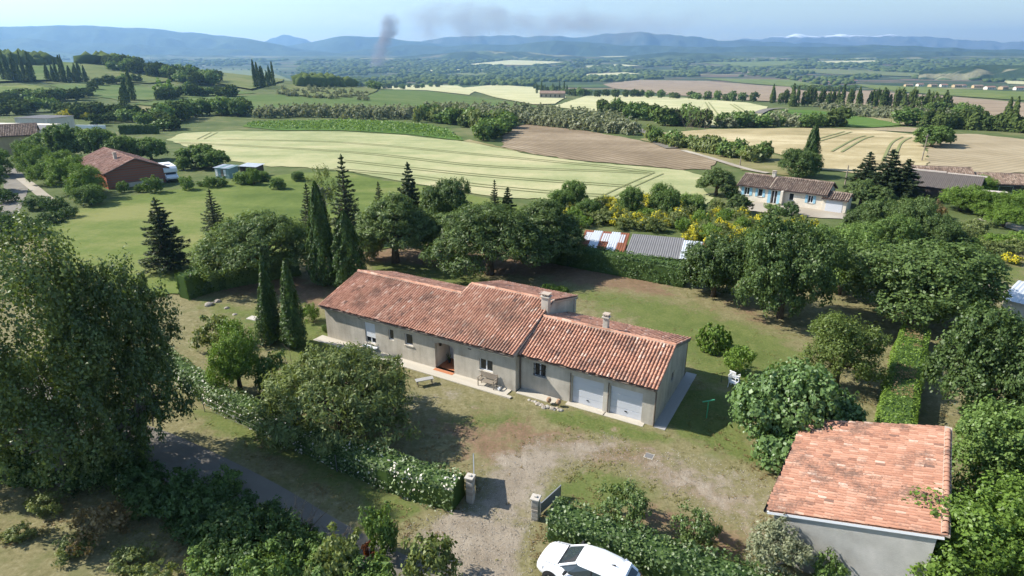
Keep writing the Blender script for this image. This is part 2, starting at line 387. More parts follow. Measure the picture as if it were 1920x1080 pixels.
t.l(t.pos((1,1,1), (PI/2,0,0), obj=True), b.inputs['Vector']); t.surf(b.outputs[0], .9, spec=.08)
t = NT('glass'); t.surf((.020,.024,.030), .06, spec=.6)
t = NT('car_paint'); t.surf((.80,.81,.83), .28, spec=.5, coat=.6)
t = NT('car_glass'); t.surf((.030,.040,.046), .05, spec=.6, coat=.3)
t = NT('rubber'); t.surf((.022,.022,.023), .85, spec=.1)
t = NT('alloy'); t.surf((.36,.36,.37), .35, metal=.8)
t = NT('black_trim'); t.surf((.03,.03,.03), .5, spec=.2)
t = NT('lamp_glass'); t.surf((.55,.56,.58), .15, spec=.5)
def mountain(name, a, b, c, sc, snow=None, fields=False):
    t = NT(name); P = t.pos(); n1 = t.noise(sc, 6, .65, P); n2 = t.noise(sc*6, 4, .7, P)
    k = t.math('ADD', t.math('MULTIPLY', n1, .6), t.math('MULTIPLY', n2, .4)); col = t.ramp(k, [(.38, a), (.56, b), (.66, c)])
    if fields:
        v = t.n('ShaderNodeTexVoronoi'); v.inputs['Scale'].default_value = 1.0; t.l(t.pos((.0016,.0034,0)), v.inputs['Vector']); vs = t.n('ShaderNodeSeparateColor'); t.l(v.outputs['Color'], vs.inputs[0])
        fc = t.ramp(vs.outputs[0], [(0, (.07,.11,.04)), (.3, (.30,.27,.16)), (.5, (.10,.13,.05)), (.75, (.20,.16,.10))], 'CONSTANT'); col = t.mix(t.math('MULTIPLY', t.smooth(t.noise(.0030, 4, .6, t.pos((.6,1.6,1))), .53, .57), .62), col, fc)
    if snow:
        sz = t.n('ShaderNodeSeparateXYZ'); t.l(P, sz.inputs[0])
        kk = t.math('ADD', sz.outputs[2], t.math('MULTIPLY', t.math('SUBTRACT', n2, .5), snow[1])); col = t.mix(t.smooth(kk, snow[0], snow[0]+40), col, (.85,.87,.9))
    t.surf(col, .95, t.bump(n2, .5, 20), spec=.02)
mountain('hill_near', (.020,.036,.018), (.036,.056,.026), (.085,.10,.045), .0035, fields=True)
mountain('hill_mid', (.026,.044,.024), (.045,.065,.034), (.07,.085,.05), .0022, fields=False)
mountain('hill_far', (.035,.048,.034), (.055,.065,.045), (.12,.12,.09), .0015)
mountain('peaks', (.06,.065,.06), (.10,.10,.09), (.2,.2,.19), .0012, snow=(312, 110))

# ------------------------------------------------------------------ ground sheet
def in_poly(x, y, poly):
    x = np.asarray(x); y = np.asarray(y); r = np.zeros(x.shape, bool); n = len(poly)
    for i in range(n):
        x0, y0 = poly[i]; x1, y1 = poly[(i+1) % n]
        if y0 == y1: continue
        c = ((y0 > y) != (y1 > y)) & (x < (x1-x0)*(y-y0)/(y1-y0)+x0); r ^= c
    return r
def poly_dist(x, y, poly):
    d = np.full(np.shape(x), 1e9); n = len(poly)
    for i in range(n):
        a = np.array(poly[i]); b = np.array(poly[(i+1) % n]); ab = b-a
        t = np.clip(((x-a[0])*ab[0]+(y-a[1])*ab[1])/max(ab@ab, 1e-9), 0, 1)
        d = np.minimum(d, np.hypot(x-a[0]-t*ab[0], y-a[1]-t*ab[1]))
    return np.where(in_poly(x, y, poly), d, -d)
def G(*pts): return [at(*p) for p in pts]
MASKS = {  # survey outlines of the ground cover round the house: kind -> (outline, feather in metres)
 'gravel': [(G((905,985),(985,985),(1010,930),(1045,885),(1130,850),(1180,835),(1140,820),(1010,825),(940,855),(905,890),(890,930)), 1.8, 1.0),
            (G((770,1000),(850,955),(905,965),(985,985),(975,1085),(930,1140),(850,1140),(820,1075)), .7),
            (G((1120,850),(1260,850),(1420,900),(1450,950),(1400,990),(1300,935),(1210,900)), 3.2, .86),
            (G((770,735),(830,700),(900,735),(860,770),(800,790),(760,790)), 2.6, .6),
            (G((1820,500),(1920,545),(1960,600),(1890,585),(1830,545)), 2.0)],
 'green': [(G((690,490),(800,497),(905,520),(1000,560),(900,560),(700,510)), 2.2),
           (G((1090,560),(1180,580),(1320,600),(1480,655),(1480,720),(1330,720),(1300,690),(1180,600)), 3.0),
           (G((1000,540),(1100,545),(1250,560),(1420,610),(1520,660),(1500,740),(1340,700),(1200,600),(1090,565)), 4.0, .95),
           (G((380,560),(470,580),(620,600),(640,650),(560,690),(430,600)), 3.0),
           (G((1230,795),(1280,720),(1380,740),(1400,830),(1440,880),(1330,845)), 1.6),
           (G((1040,905),(1100,880),(1180,890),(1230,920),(1130,970),(1020,930)), 1.3),
           (G((1010,770),(1100,775),(1220,808),(1280,835),(1180,825),(1030,795)), .9),
           (G((820,790),(960,770),(990,790),(900,810)), 1.3),
           (G((360,770),(420,770),(640,870),(800,950),(760,990),(560,880),(380,800)), 1.6),
           (G((1640,500),(1720,470),(1920,500),(1920,560),(1800,500)), 3.0),
           (G((1330,470),(1400,430),(1560,400),(1640,420),(1600,500),(1400,540)), 4.0)],
 'bare': [(G((640,470),(760,462),(900,475),(1060,480),(1240,525),(1290,560),(1120,545),(1010,520),(920,520),(800,497),(680,492)), 2.2, .78),
          (G((1270,545),(1400,555),(1500,590),(1520,640),(1400,625),(1290,575)), 2.5, .45),
          (G((380,500),(470,520),(560,510),(640,540),(600,590),(520,560),(420,555),(370,545)), 2.0, .7),
          (G((780,780),(960,762),(1230,825),(1440,930),(1420,1000),(1300,960),(1180,905),(1060,880),(900,905),(820,860)), 2.5, .62),
          (G((1200,930),(1340,960),(1440,1010),(1430,1080),(1330,1050),(1190,985)), 1.4, .7)]}
def make_ground():
    r = np.concatenate([np.linspace(2, 14, 13)[:-1], np.arange(14, 95, .36), np.geomspace(95, 12900, 265)])
    az = np.concatenate([np.radians(np.arange(0, 40, 10)), np.radians(np.arange(40, 140, .30)), np.radians(np.arange(140, 360, 10))])
    A, Rr = np.meshgrid(az, r); x = Rr*np.cos(A); y = Rr*np.sin(A); z = zt(x, y)
    nz = RNG.normal(0, .012, x.shape); z = z+np.where((Rr > 14) & (Rr < 95), nz, 0)
    V = np.stack([x, y, z], -1).reshape(-1, 3)
    me = grid_mesh(V, len(az), len(r), 'ground', wrap=True)
    X, Y = V[:,0], V[:,1]; m = np.zeros((len(V), 4), np.float32)
    near = (np.hypot(X, Y) < 130)
    for k, key in enumerate(('gravel', 'green', 'bare')):
        for poly, fe, *wt in MASKS[key]:
            d = poly_dist(X[near], Y[near], poly); m[near, k] = np.maximum(m[near, k], np.clip(d/fe*.5+.5, 0, 1)*(wt[0] if wt else 1))
    gpoly = G((-500,620),(120,400),(330,500),(640,440),(760,445),(1060,462),(1300,520),(1420,520),(1640,470),(1800,440),(2300,560))+[(45,-20),(-60,-20)]
    d = poly_dist(X, Y, gpoly); m[:,3] = np.clip(.5-d/6, 0, 1)
    at_ = me.color_attributes.new('mask', 'FLOAT_COLOR', 'POINT'); at_.data.foreach_set('color', m.ravel())
    struct(obj('ground', me))
make_ground()
LAYER = [0]
def drape(name, poly, mat, off=None, world=False, res=None, parent=None):
    """a field, path or road laid over the terrain"""
    P = list(poly) if world else None
    if P is None:
        P = []
        for i in range(len(poly)):
            a, b = poly[i], poly[(i+1) % len(poly)]; n = max(1, int(math.hypot(a[0]-b[0], a[1]-b[1])/14))
            P += [at(a[0]+(b[0]-a[0])*k/n, a[1]+(b[1]-a[1])*k/n) for k in range(n)]
        Q = []
        for i in range(len(P)):
            a, b = np.array(P[i]), np.array(P[(i+1) % len(P)]); Ls = np.hypot(*(b-a)); far_ = np.hypot(*a); k = int(np.clip(Ls/max(1.2, far_*.012), 1, 12)); nn = np.array([-(b-a)[1], (b-a)[0]])/max(Ls, 1e-6)
            for j in range(k): Q.append(tuple(a+(b-a)*j/k+(nn*RNG.normal(0, min(.35, Ls/k*.16)) if j or k == 1 else 0)))
        P = Q
    A = np.array(P); lo, hi = A.min(0), A.max(0); size = max(hi-lo)
    res = res or max(2.0, size/45)
    gx, gy = np.meshgrid(np.arange(lo[0]+res/2, hi[0], res), np.arange(lo[1]+res/2, hi[1], res)); gx, gy = gx.ravel(), gy.ravel()
    d = poly_dist(gx, gy, P); k = d > res*.35
    pts = [Vector(p) for p in P]+[Vector((a, b)) for a, b in zip(gx[k], gy[k])]
    n = len(P)
    v, e, f, *_ = delaunay_2d_cdt(pts, [(i, (i+1) % n) for i in range(n)], [], 1, 1e-4)
    vx = np.array([q[:] for q in v]); dist = float(np.hypot(*A.mean(0)))
    LAYER[0] += 1
    if off is None: off = .02 if dist < 60 else max(.10, dist*.0007)+.004*(LAYER[0] % 7)
    z = zt(vx[:,0], vx[:,1])+off
    me = bpy.data.meshes.new(name); me.from_pydata(np.column_stack([vx, z]).tolist(), [], [tuple(q) for q in f]); me.materials.append(M[mat])
    bm = bmesh.new(); bm.from_mesh(me); bmesh.ops.recalc_face_normals(bm, faces=bm.faces)
    if sum(q.normal.z for q in bm.faces) < 0: bmesh.ops.reverse_faces(bm, faces=bm.faces)
    bm.to_mesh(me); bm.free(); me.polygons.foreach_set('use_smooth', [True]*len(me.polygons))
    o = obj(name, me, parent)
    return o if parent else struct(o)
def ribbon(name, pix, width, mat, off=.03, world=False, parent=None):
    P = np.array(pix if world else [at(*p) for p in pix], float)
    # resample with a smooth curve
    tt = np.linspace(0, len(P)-1, (len(P)-1)*8+1); Q = []
    for t_ in tt:
        i = min(int(t_), len(P)-2); u = t_-i; p0, p1, p2, p3 = P[max(i-1,0)], P[i], P[i+1], P[min(i+2,len(P)-1)]
        Q.append(.5*((2*p1)+(p2-p0)*u+(2*p0-5*p1+4*p2-p3)*u*u+(3*p1-p0-3*p2+p3)*u**3))
    Q = np.array(Q); T = np.gradient(Q, axis=0); T /= np.linalg.norm(T, axis=1)[:,None]+1e-9; N = np.stack([-T[:,1], T[:,0]], 1)
    w = np.array(width if hasattr(width, '__len__') else [width]*len(P)); w = np.interp(tt, range(len(P)), w)[:,None]
    rows = [Q-N*w/2, Q-N*w/6, Q+N*w/6, Q+N*w/2]
    V = np.stack(rows, 1).reshape(-1, 2); z = zt(V[:,0], V[:,1])+off
    me = grid_mesh(np.column_stack([V, z]), 4, len(Q), mat)
    me.flip_normals() if me.polygons[0].normal.z < 0 else None
    o = obj(name, me, parent)
    return o if parent else struct(o)
# ---- fields, near to far
drape('meadow', [(85,415),(118,400),(185,380),(250,368),(330,356),(470,335),(560,325),(640,322),(720,340),(800,352),(880,366),(960,380),(1000,400),(900,440),(700,470),(600,470),(480,500),(380,520),(350,550),(260,560),(150,520),(90,450)], 'grass')
wf = drape('wheat_field', [(312,262),(345,250),(430,246),(520,247),(640,247),(760,254),(870,266),(940,279),(1010,293),(1100,305),(1200,313),(1280,320),(1320,332),(1308,352),(1340,372),(1310,392),(1220,388),(1140,380),(1050,375),(960,372),(880,364),(800,349),(700,331),(640,319),(560,314),(480,311),(420,300),(370,283)], 'wheat')
def tram(field_, pts, w, gap, off):
    P = np.array([at(*p) for p in pts]); d = P[-1]-P[0]; n = np.array([-d[1], d[0]])/np.hypot(*d)
    for s_ in (-1, 1): ribbon('tractor_track', (P+n*gap/2*s_).tolist(), w, 'tramline', off, True, field_)
for pts in ([(330,268),(640,285),(900,312),(1140,322),(1215,326)], [(420,262),(640,268),(900,291),(1120,312),(1225,325)], [(620,318),(760,330),(900,349),(1060,364),(1135,368)], [(1135,372),(1180,350),(1235,326)], [(640,302),(900,330),(1140,348),(1180,350)], [(376,262),(402,249)]):
    tram(wf, pts, .38, 1.8, .19)
drape('ploughed_field', [(938,276),(945,256),(965,238),(990,233),(1100,246),(1200,264),(1290,284),(1345,298),(1330,318),(1280,319),(1200,311),(1100,303),(1010,291)], 'ploughed')
drape('vineyard', [(455,238),(470,229),(640,225),(720,227),(800,234),(840,244),(872,264),(850,263),(760,252),(640,245),(520,245)], 'vineyard')
drape('vineyard', [(250,196),(330,186),(430,181),(520,178),(600,186),(690,180),(720,168),(800,171),(900,184),(1020,201),(960,206),(700,203),(480,208),(440,213),(360,205)], 'vineyard_hill')
drape('grass_strip', [(868,265),(880,262),(945,278),(1010,292),(940,279)], 'grass_dry')
w2 = drape('wheat_field', [(672,165),(780,160),(858,161),(890,172),(880,179),(800,170),(730,168)], 'wheat_pale')
w3 = drape('wheat_field', [(868,165),(930,159),(1000,164),(1062,183),(1040,196),(1000,197),(930,184)], 'wheat_pale')
w4 = drape('wheat_field', [(1035,201),(1100,180),(1180,179),(1280,184),(1400,193),(1440,201),(1420,226),(1335,240),(1240,226),(1180,214),(1100,208)], 'wheat_pale')
for pts in ([(1325,192),(1345,222)], [(1372,196),(1395,212),(1400,226)], [(960,166),(1010,185)]): tram(w4, pts, .9, 2.4, .45)
drape('ploughed_field', [(1130,158),(1200,150),(1320,152),(1420,160),(1600,170),(1760,180),(1920,194),(2050,205),(2050,232),(1920,222),(1700,213),(1500,194),(1400,189),(1250,178),(1150,166)], 'ploughed_far')
drape('vineyard', [(1310,147),(1480,150),(1545,161),(1500,165),(1400,157)], 'grass')
drape('vineyard', [(1600,158),(1760,166),(1920,173),(2050,180),(2050,196),(1920,190),(1750,178),(1640,168)], 'grass')
drape('vineyard', [(1462,206),(1520,207),(1600,215),(1700,235),(1640,240),(1560,238),(1500,222)], 'vineyard')
w5 = drape('wheat_field', [(1240,250),(1330,243),(1540,240),(1640,245),(1722,253),(1738,290),(1735,325),(1640,330),(1540,318),(1460,290),(1380,272)], 'wheat_gold')
for pts in ([(1568,286),(1610,262),(1630,256)], [(1665,305),(1680,270),(1700,258)], [(1530,265),(1590,248)]): tram(w5, pts, .6, 2.1, .26)
drape('stubble_field', [(1740,252),(1830,252),(1920,262),(2060,275),(2060,335),(1920,325),(1800,325),(1738,318)], 'stubble')
drape('stubble_field', [(1580,243),(1700,239),(1760,245),(1740,250),(1640,245)], 'stubble')
drape('dry_bank', [(1200,262),(1240,252),(1380,274),(1460,293),(1545,318),(1480,330),(1390,320),(1340,300),(1290,284)], 'grass_dry')
drape('olive_terrace', [(1520,198),(1640,205),(1800,222),(1790,238),(1700,236),(1600,216)], 'grass_dry')
# hillside on the left
drape('hill_field', [(-120,118),(60,112),(150,122),(165,150),(0,156),(-120,160)], 'vineyard_hill')
drape('hill_field', [(150,122),(200,118),(330,152),(280,158),(170,150)], 'pasture')
drape('hill_field', [(-120,168),(60,160),(120,170),(150,178),(60,188),(-120,200)], 'grass')
drape('hill_field', [(92,160),(170,154),(290,166),(440,170),(480,175),(330,186),(230,190),(150,176)], 'vineyard_hill')
drape('hill_field', [(405,132),(500,132),(545,150),(470,170),(405,158)], 'pasture')
drape('hill_field', [(540,160),(640,152),(720,165),(690,180),(600,184),(520,176)], 'pasture')
drape('pasture', [(160,206),(240,198),(330,203),(310,212),(220,214)], 'grass_dry')
# far plain
for poly, m_ in (([(870,122),(960,113),(1060,117),(1000,123)], 'wheat_pale'), ([(690,122),(760,117),(800,119),(730,125)], 'grass_dry'), ([(1080,125),(1160,121),(1200,124),(1120,129)], 'wheat_pale'),
                 ([(1310,118),(1480,115),(1510,121),(1400,127)], 'grass'), ([(1430,129),(1580,131),(1760,140),(1740,145),(1560,140)], 'pasture'), ([(1740,141),(1880,146),(1900,153),(1800,149)], 'grass'),
                 ([(1080,141),(1170,136),(1210,140),(1130,145)], 'wheat_pale'), ([(600,128),(680,125),(700,131),(640,134)], 'pasture'), ([(1880,152),(2000,156),(2000,163),(1890,158)], 'wheat_pale'),
                 ([(1510,116),(1640,114),(1660,118),(1560,121)], 'wheat_pale'), ([(1230,132),(1330,130),(1350,134),(1260,137)], 'grass'), ([(1850,118),(1990,121),(1990,126),(1870,123)], 'wheat_pale'),
                 ([(1380,131),(1440,134),(1430,140),(1370,137)], 'ploughed_far'), ([(1120,107),(1220,105),(1260,108),(1180,111)], 'wheat_pale'), ([(1560,107),(1680,106),(1720,109),(1600,111)], 'wheat_pale'), ([(620,112),(720,109),(760,112),(680,116)], 'grass_dry'), ([(1340,112),(1450,109),(1490,112),(1400,115)], 'ploughed_far'), ([(760,131),(840,129),(870,132),(800,135)], 'wheat_pale'), ([(1640,126),(1720,127),(1740,131),(1660,130)], 'wheat_pale'), ([(850,138),(930,136),(950,139),(870,142)], 'pasture')):
    drape({'grass': 'far_meadow', 'pasture': 'far_meadow', 'grass_dry': 'far_meadow', 'wheat_pale': 'far_wheat_field', 'ploughed_far': 'far_ploughed_field'}[m_], poly, m_)
# ---- roads
ribbon('road', [(-60,300),(8,318),(30,345),(14,390),(-40,470),(-120,600),(40,712),(170,795),(295,845),(460,930),(608,1022),(760,1105),(950,1205),(1250,1350)], [3.4]*6+[2.9]*8, 'asphalt', .035)
ribbon('farm_track', [(40,335),(60,350),(78,365),(95,378)], 1.6, 'track', .12)
ribbon('country_road', [(1420,214),(1440,206),(1470,204)], 5, 'asphalt', .5)
ribbon('country_road', [(1196,243),(1222,255),(1232,268),(1260,280)], 3.2, 'asphalt', .3)
ribbon('farm_track', [(1280,283),(1340,300),(1400,318),(1440,326)], 1.6, 'track', .2)
ribbon('gravel_lane', [(1840,410),(1880,420),(1930,435),(2000,450)], 2.6, 'track', .10)
drape('gravel_yard', [(1392,388),(1420,378),(1440,372),(1500,382),(1560,388),(1600,400),(1590,412),(1540,410),(1460,402),(1400,396)], 'track')
#drape('dry_bank', [(0,890),(60,930),(180,990),(320,1060),(360,1110),(-80,1110),(-80,880)], 'grass_dry', .02)

# ------------------------------------------------------------------ hills and mountains on the horizon
def vnoise(x, y, seed, oct_=5):
    r = np.random.default_rng(seed); s_ = 0; a = 1.0
    for o in range(oct_):
        T = r.random((64, 64)); xi = np.floor(x).astype(int); yi = np.floor(y).astype(int); u = x-xi; v = y-yi
        u = u*u*(3-2*u); v = v*v*(3-2*v)
        s_ = s_+a*((T[yi%64, xi%64]*(1-u)+T[yi%64, (xi+1)%64]*u)*(1-v)+(T[(yi+1)%64, xi%64]*(1-u)+T[(yi+1)%64, (xi+1)%64]*u)*v-.5)
        x = x*2.03+7; y = y*2.03+3; a *= .5
    return s_
def hill_range(name, dist, depth, crest, mat, rough, seed, base=-60):
    """a range whose crest runs through the surveyed skyline at the given distance"""
    k_ = 1.0 if name == 'foothill' else .9 if name == 'hill_range' else .75
    dist *= k_; depth *= k_; rough *= 1.6*k_
    if crest[0][0] == -200: crest = [(-1500, crest[0][1]+6), (-700, crest[0][1]-2)]+crest
    if crest[-1][0] == 2150: crest = crest+[(2700, crest[-1][1]-4), (3400, crest[-1][1])]
    cx = np.array([c[0] for c in crest], float); cyy = np.array([c[1] for c in crest], float)
    px = np.linspace(cx[0], cx[-1], int((cx[-1]-cx[0])/5)); py = np.interp(px, cx, cyy)
    ker = np.hanning(13); ker /= ker.sum(); py = np.convolve(np.pad(py, 6, 'edge'), ker, 'valid')+(4.5 if k_ < .8 else 2.4)*vnoise(px/(24 if k_ < .8 else 38)+seed*7, px*0+seed, seed+40, 5)
    az = np.arctan2((px-960)/FPX, CP+.38*SP)
    top = CAMZ+dist*(108-py)*CP/FPX/np.hypot((px-960)/FPX, CP+.38*SP)
    s_ = np.linspace(-1, 1, 41); A, Sg = np.meshgrid(az, s_); T = np.tile(top, (41, 1))
    prof = np.maximum(0, 1-np.abs(Sg)**1.5)
    n = vnoise(A*dist/(depth*.22)+50, Sg*3.0+20, seed)
    z = base+(T-base)*prof*np.clip(1+n*.55*(np.abs(Sg))**.7*1.1, .2, 1.6)+n*rough*np.clip(np.abs(Sg)*2.2, 0, 1)
    rr = dist+Sg*depth
    # keep what lies in front of or behind the crest below its line of sight
    lim = CAMZ+(T-CAMZ)*rr/dist-np.abs(Sg)*rough*.6
    z = np.minimum(z, np.maximum(lim, base)+n*rough*.15)
    V = np.stack([np.sin(A)*rr, np.cos(A)*rr, z], -1).reshape(-1, 3)
    struct(obj(name, grid_mesh(V, len(px), 41, mat)))
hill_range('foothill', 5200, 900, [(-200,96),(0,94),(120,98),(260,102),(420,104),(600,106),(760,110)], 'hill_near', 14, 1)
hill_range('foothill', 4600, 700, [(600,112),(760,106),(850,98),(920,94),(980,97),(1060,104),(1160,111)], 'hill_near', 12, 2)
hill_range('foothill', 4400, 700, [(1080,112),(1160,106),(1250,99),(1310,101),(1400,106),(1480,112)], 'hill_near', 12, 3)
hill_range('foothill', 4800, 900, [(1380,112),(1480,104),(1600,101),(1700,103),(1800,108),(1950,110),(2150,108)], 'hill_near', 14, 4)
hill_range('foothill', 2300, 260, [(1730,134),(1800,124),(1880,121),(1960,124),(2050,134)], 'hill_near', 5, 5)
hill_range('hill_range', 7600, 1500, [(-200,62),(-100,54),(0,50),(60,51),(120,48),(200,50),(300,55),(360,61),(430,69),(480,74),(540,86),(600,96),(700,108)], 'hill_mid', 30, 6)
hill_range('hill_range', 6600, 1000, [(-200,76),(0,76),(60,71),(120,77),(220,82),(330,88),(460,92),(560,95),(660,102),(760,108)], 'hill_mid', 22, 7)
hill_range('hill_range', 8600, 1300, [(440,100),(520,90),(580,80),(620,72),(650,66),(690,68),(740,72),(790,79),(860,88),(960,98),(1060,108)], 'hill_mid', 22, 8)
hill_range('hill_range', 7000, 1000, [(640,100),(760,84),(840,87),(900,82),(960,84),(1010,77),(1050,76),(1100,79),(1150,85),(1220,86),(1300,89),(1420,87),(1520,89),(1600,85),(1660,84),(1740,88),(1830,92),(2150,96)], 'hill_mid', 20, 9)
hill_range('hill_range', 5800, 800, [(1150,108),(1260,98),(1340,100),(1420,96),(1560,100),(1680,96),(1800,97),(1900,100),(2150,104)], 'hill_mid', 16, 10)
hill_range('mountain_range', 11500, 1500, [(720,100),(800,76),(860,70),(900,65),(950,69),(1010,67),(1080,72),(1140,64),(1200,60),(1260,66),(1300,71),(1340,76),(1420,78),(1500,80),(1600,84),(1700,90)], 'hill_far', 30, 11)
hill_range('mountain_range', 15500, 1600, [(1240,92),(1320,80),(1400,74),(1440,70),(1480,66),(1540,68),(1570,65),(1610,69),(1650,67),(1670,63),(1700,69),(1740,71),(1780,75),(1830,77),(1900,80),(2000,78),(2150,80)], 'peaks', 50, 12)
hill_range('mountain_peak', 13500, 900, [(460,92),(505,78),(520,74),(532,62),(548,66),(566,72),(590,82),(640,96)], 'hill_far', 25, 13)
# ------------------------------------------------------------------ foliage
def rand_unit(n, rng):
    v = rng.normal(size=(n, 3)); return v/np.linalg.norm(v, axis=1)[:,None]
def leaf_quads(c, nrm, size, aspect, rng, jitter=.9, along=None):
    """rhombic leaves at points c, facing roughly nrm; along: preferred long direction"""
    n = len(c); N = nrm+rand_unit(n, rng)*jitter; N /= np.linalg.norm(N, axis=1)[:,None]+1e-9
    a = rand_unit(n, rng) if along is None else along+rand_unit(n, rng)*.45
    T = np.cross(N, a) if along is None else a-N*(a*N).sum(1)[:,None]
    T /= np.linalg.norm(T, axis=1)[:,None]+1e-9; B = np.cross(N, T)
    L = (size*rng.uniform(.42, 1.5, n))[:,None]*.5; Wd = L*aspect
    return np.stack([c-T*L, c+B*Wd-N*L*.15, c+T*L, c-B*Wd-N*L*.15], 1).reshape(-1, 3)
def blob_points(lobes, n_clump, per, clump, rng, depth=.45, low=-.75):
    """points in clumps spread over a union of ellipsoids: lobes = [(center, radii)]"""
    cs, ns = [], []
    w = np.array([np.prod(r)**(2/3) for _, r in lobes]); w /= w.sum()
    for (c, r), q in zip(lobes, w):
        k = max(3, int(n_clump*q)); u = rand_unit(int(k*1.5), rng); u = u[u[:,2] > low][:k]
        rad = 1-depth*rng.random(len(u))**1.6
        cs.append(np.array(c)+u*np.array(r)*rad[:,None]); ns.append(u)
    cc = np.concatenate(cs); nn = np.concatenate(ns)
    # drop clumps deep inside another lobe
    keep = np.ones(len(cc), bool)
    for c, r in lobes:
        q = (((cc-np.array(c))/np.array(r))**2).sum(1); keep &= ~(q < .16)
    cc, nn = cc[keep], nn[keep]
    sz = clump*rng.uniform(.6, 1.3, len(cc))
    off = rand_unit(len(cc)*per, rng)*(rng.random(len(cc)*per)**.5)[:,None]*np.repeat(sz, per)[:,None]*np.array([1, 1, .75])
    P = np.repeat(cc, per, 0)+off
    N = np.repeat(nn, per, 0)*.6+off/(np.linalg.norm(off, axis=1)[:,None]+1e-6)*.8+np.array([0, 0, .45])
    return P, N, cc
def limbs(mb, base_r, h, targets, rng, fork=.35, n=7, thin=.28, lean=(0,0)):
    """tapered trunk that forks into limbs towards the targets"""
    top = Vector((lean[0], lean[1], h*fork)); pts = [Vector((0,0,-.25)), Vector((lean[0]*.3+rng.normal(0,.03)*h*.1, lean[1]*.3, h*fork*.5)), top]
    mb.tube(pts, [base_r*1.25, base_r*.95, base_r*.75], n)
    for t in targets:
        t = Vector(t); s = top*rng.uniform(.75, 1.0); mid = s.lerp(t, .5)+Vector((rng.normal(0,.05)*h, rng.normal(0,.05)*h, h*.05))
        r = base_r*rng.uniform(.38, .6); mb.tube([s, mid, s.lerp(t, .95)], [r, r*.6, r*thin*.6], 5, cap=False)
        for _ in range(2):
            e = s.lerp(t, rng.uniform(.5, .8)); d = Vector(rand_unit(1, rng)[0])*h*.13; d.z = abs(d.z)
            mb.tube([e, e+d], [r*.4, r*.12], 4, cap=False)
    return mb
TRI = [0]
def crown_mesh(V, mat, extra=None, ext_mat=None):
    TRI[0] += len(V)//2
    return quads_mesh(V, 4, mat)
def tree_proto(kind, seed, n=1.0):
    """unit tree: height 1, crown radius 1 in x and y (scaled on placing) -> (trunk mesh builder fn, crown quads)"""
    rng = np.random.default_rng(seed)
    if kind in ('broad', 'oak', 'loose', 'fig', 'full'):
        L = []
        nl = {'broad': 15, 'oak': 17, 'loose': 11, 'fig': 15, 'full': 22}[kind]
        for k in range(nl):
            a = 2*PI*k/nl*1.618*2+rng.normal(0, .2); hgt = (.10+.74*(k+.5)/nl+rng.normal(0,.03)) if kind == 'full' else (.22+.60*(k+.5)/nl+rng.normal(0,.04)) if kind != 'fig' else rng.uniform(.2, .72)
            rr = math.sqrt(max(.05, 1-((hgt-.42)/.56)**2))*rng.uniform(.50, .70)
            s = rng.uniform(.30, .48)*(.8 if kind == 'loose' else .80 if kind == 'full' else 1)
            if kind == 'full': rr *= rng.uniform(.85, 1.22)
            L.append(((rr*math.cos(a), rr*math.sin(a), hgt), (s, s, s*.42)))
        L.append(((0, 0, .58), (.58, .58, .38)))
        cfg = {'broad': (330, 44, .12, .085, .62), 'oak': (420, 40, .10, .075, .7), 'loose': (210, 44, .14, .075, .5), 'fig': (330, 30, .13, .13, .85), 'full': (330, 44, .080, .085, .62)}[kind]
    nc, per, cl, ls, asp = cfg if kind in ('broad', 'oak', 'loose', 'fig', 'full') else (0,0,0,0,0)
    P, N, cc = blob_points(L, int(nc*n), per, cl, rng, low=-.6 if kind != 'loose' else -.3)
    return P, N, cc, ls, asp, L
PROTO = {}
class Species:
    """crown and trunk meshes at true size, shared by copies"""
    def __init__(s, crown, trunk, h, r): s.crown, s.trunk, s.h, s.r = crown, trunk, h, r
def broad(name, kind, h, r, leafm, barkm, seed, n=1.0, leaf_size=None, fork=.3):
    P, N, cc, ls, asp, L = tree_proto(kind, seed, n); rng = np.random.default_rng(seed+99)
    k = np.array([r, r, h]); P = P*k
    V = leaf_quads(P, N, leaf_size or ls*r, asp, rng)
    mb = limbs(MB(), .035*h+.04, h, [tuple(np.array(c)*k) for c, _ in L[:8]], rng, fork)
    PROTO[name] = Species(crown_mesh(V, leafm), mb.mesh(barkm, True), h, r)
def pine_round(name, h, r, leafm, seed, n=1.0, flat=.55, base=.22, ls=.30):
    """stone pine: dome of needle tufts on spreading limbs"""
    rng = np.random.default_rng(seed); L = []
    for k in range(20):
        a = k*2.4+rng.normal(0,.2); q = math.sqrt((k+.5)/20); rr = q*.76; zz = base+.08+(1-q**2)**.8*(.88-base-.18)+rng.normal(0,.03)
        s = rng.uniform(.26,.36); L.append(((rr*math.cos(a)*r, rr*math.sin(a)*r, zz*h), (s*r, s*r, s*h*.48)))
    P, N, cc = blob_points(L, int(560*n), 44, .105*r, rng, depth=.4, low=-.8)
    out = P-np.array([0,0,h*.3]); out /= np.linalg.norm(out, axis=1)[:,None]
    V = leaf_quads(P, N, ls, .30, rng, .8, along=out*.8+rand_unit(len(P), rng)*.7)
    mb = limbs(MB(), .045*h+.03, h, [tuple(c) for c, _ in L], rng, base+.1)
    PROTO[name] = Species(crown_mesh(V, leafm), mb.mesh('bark', True), h, r)
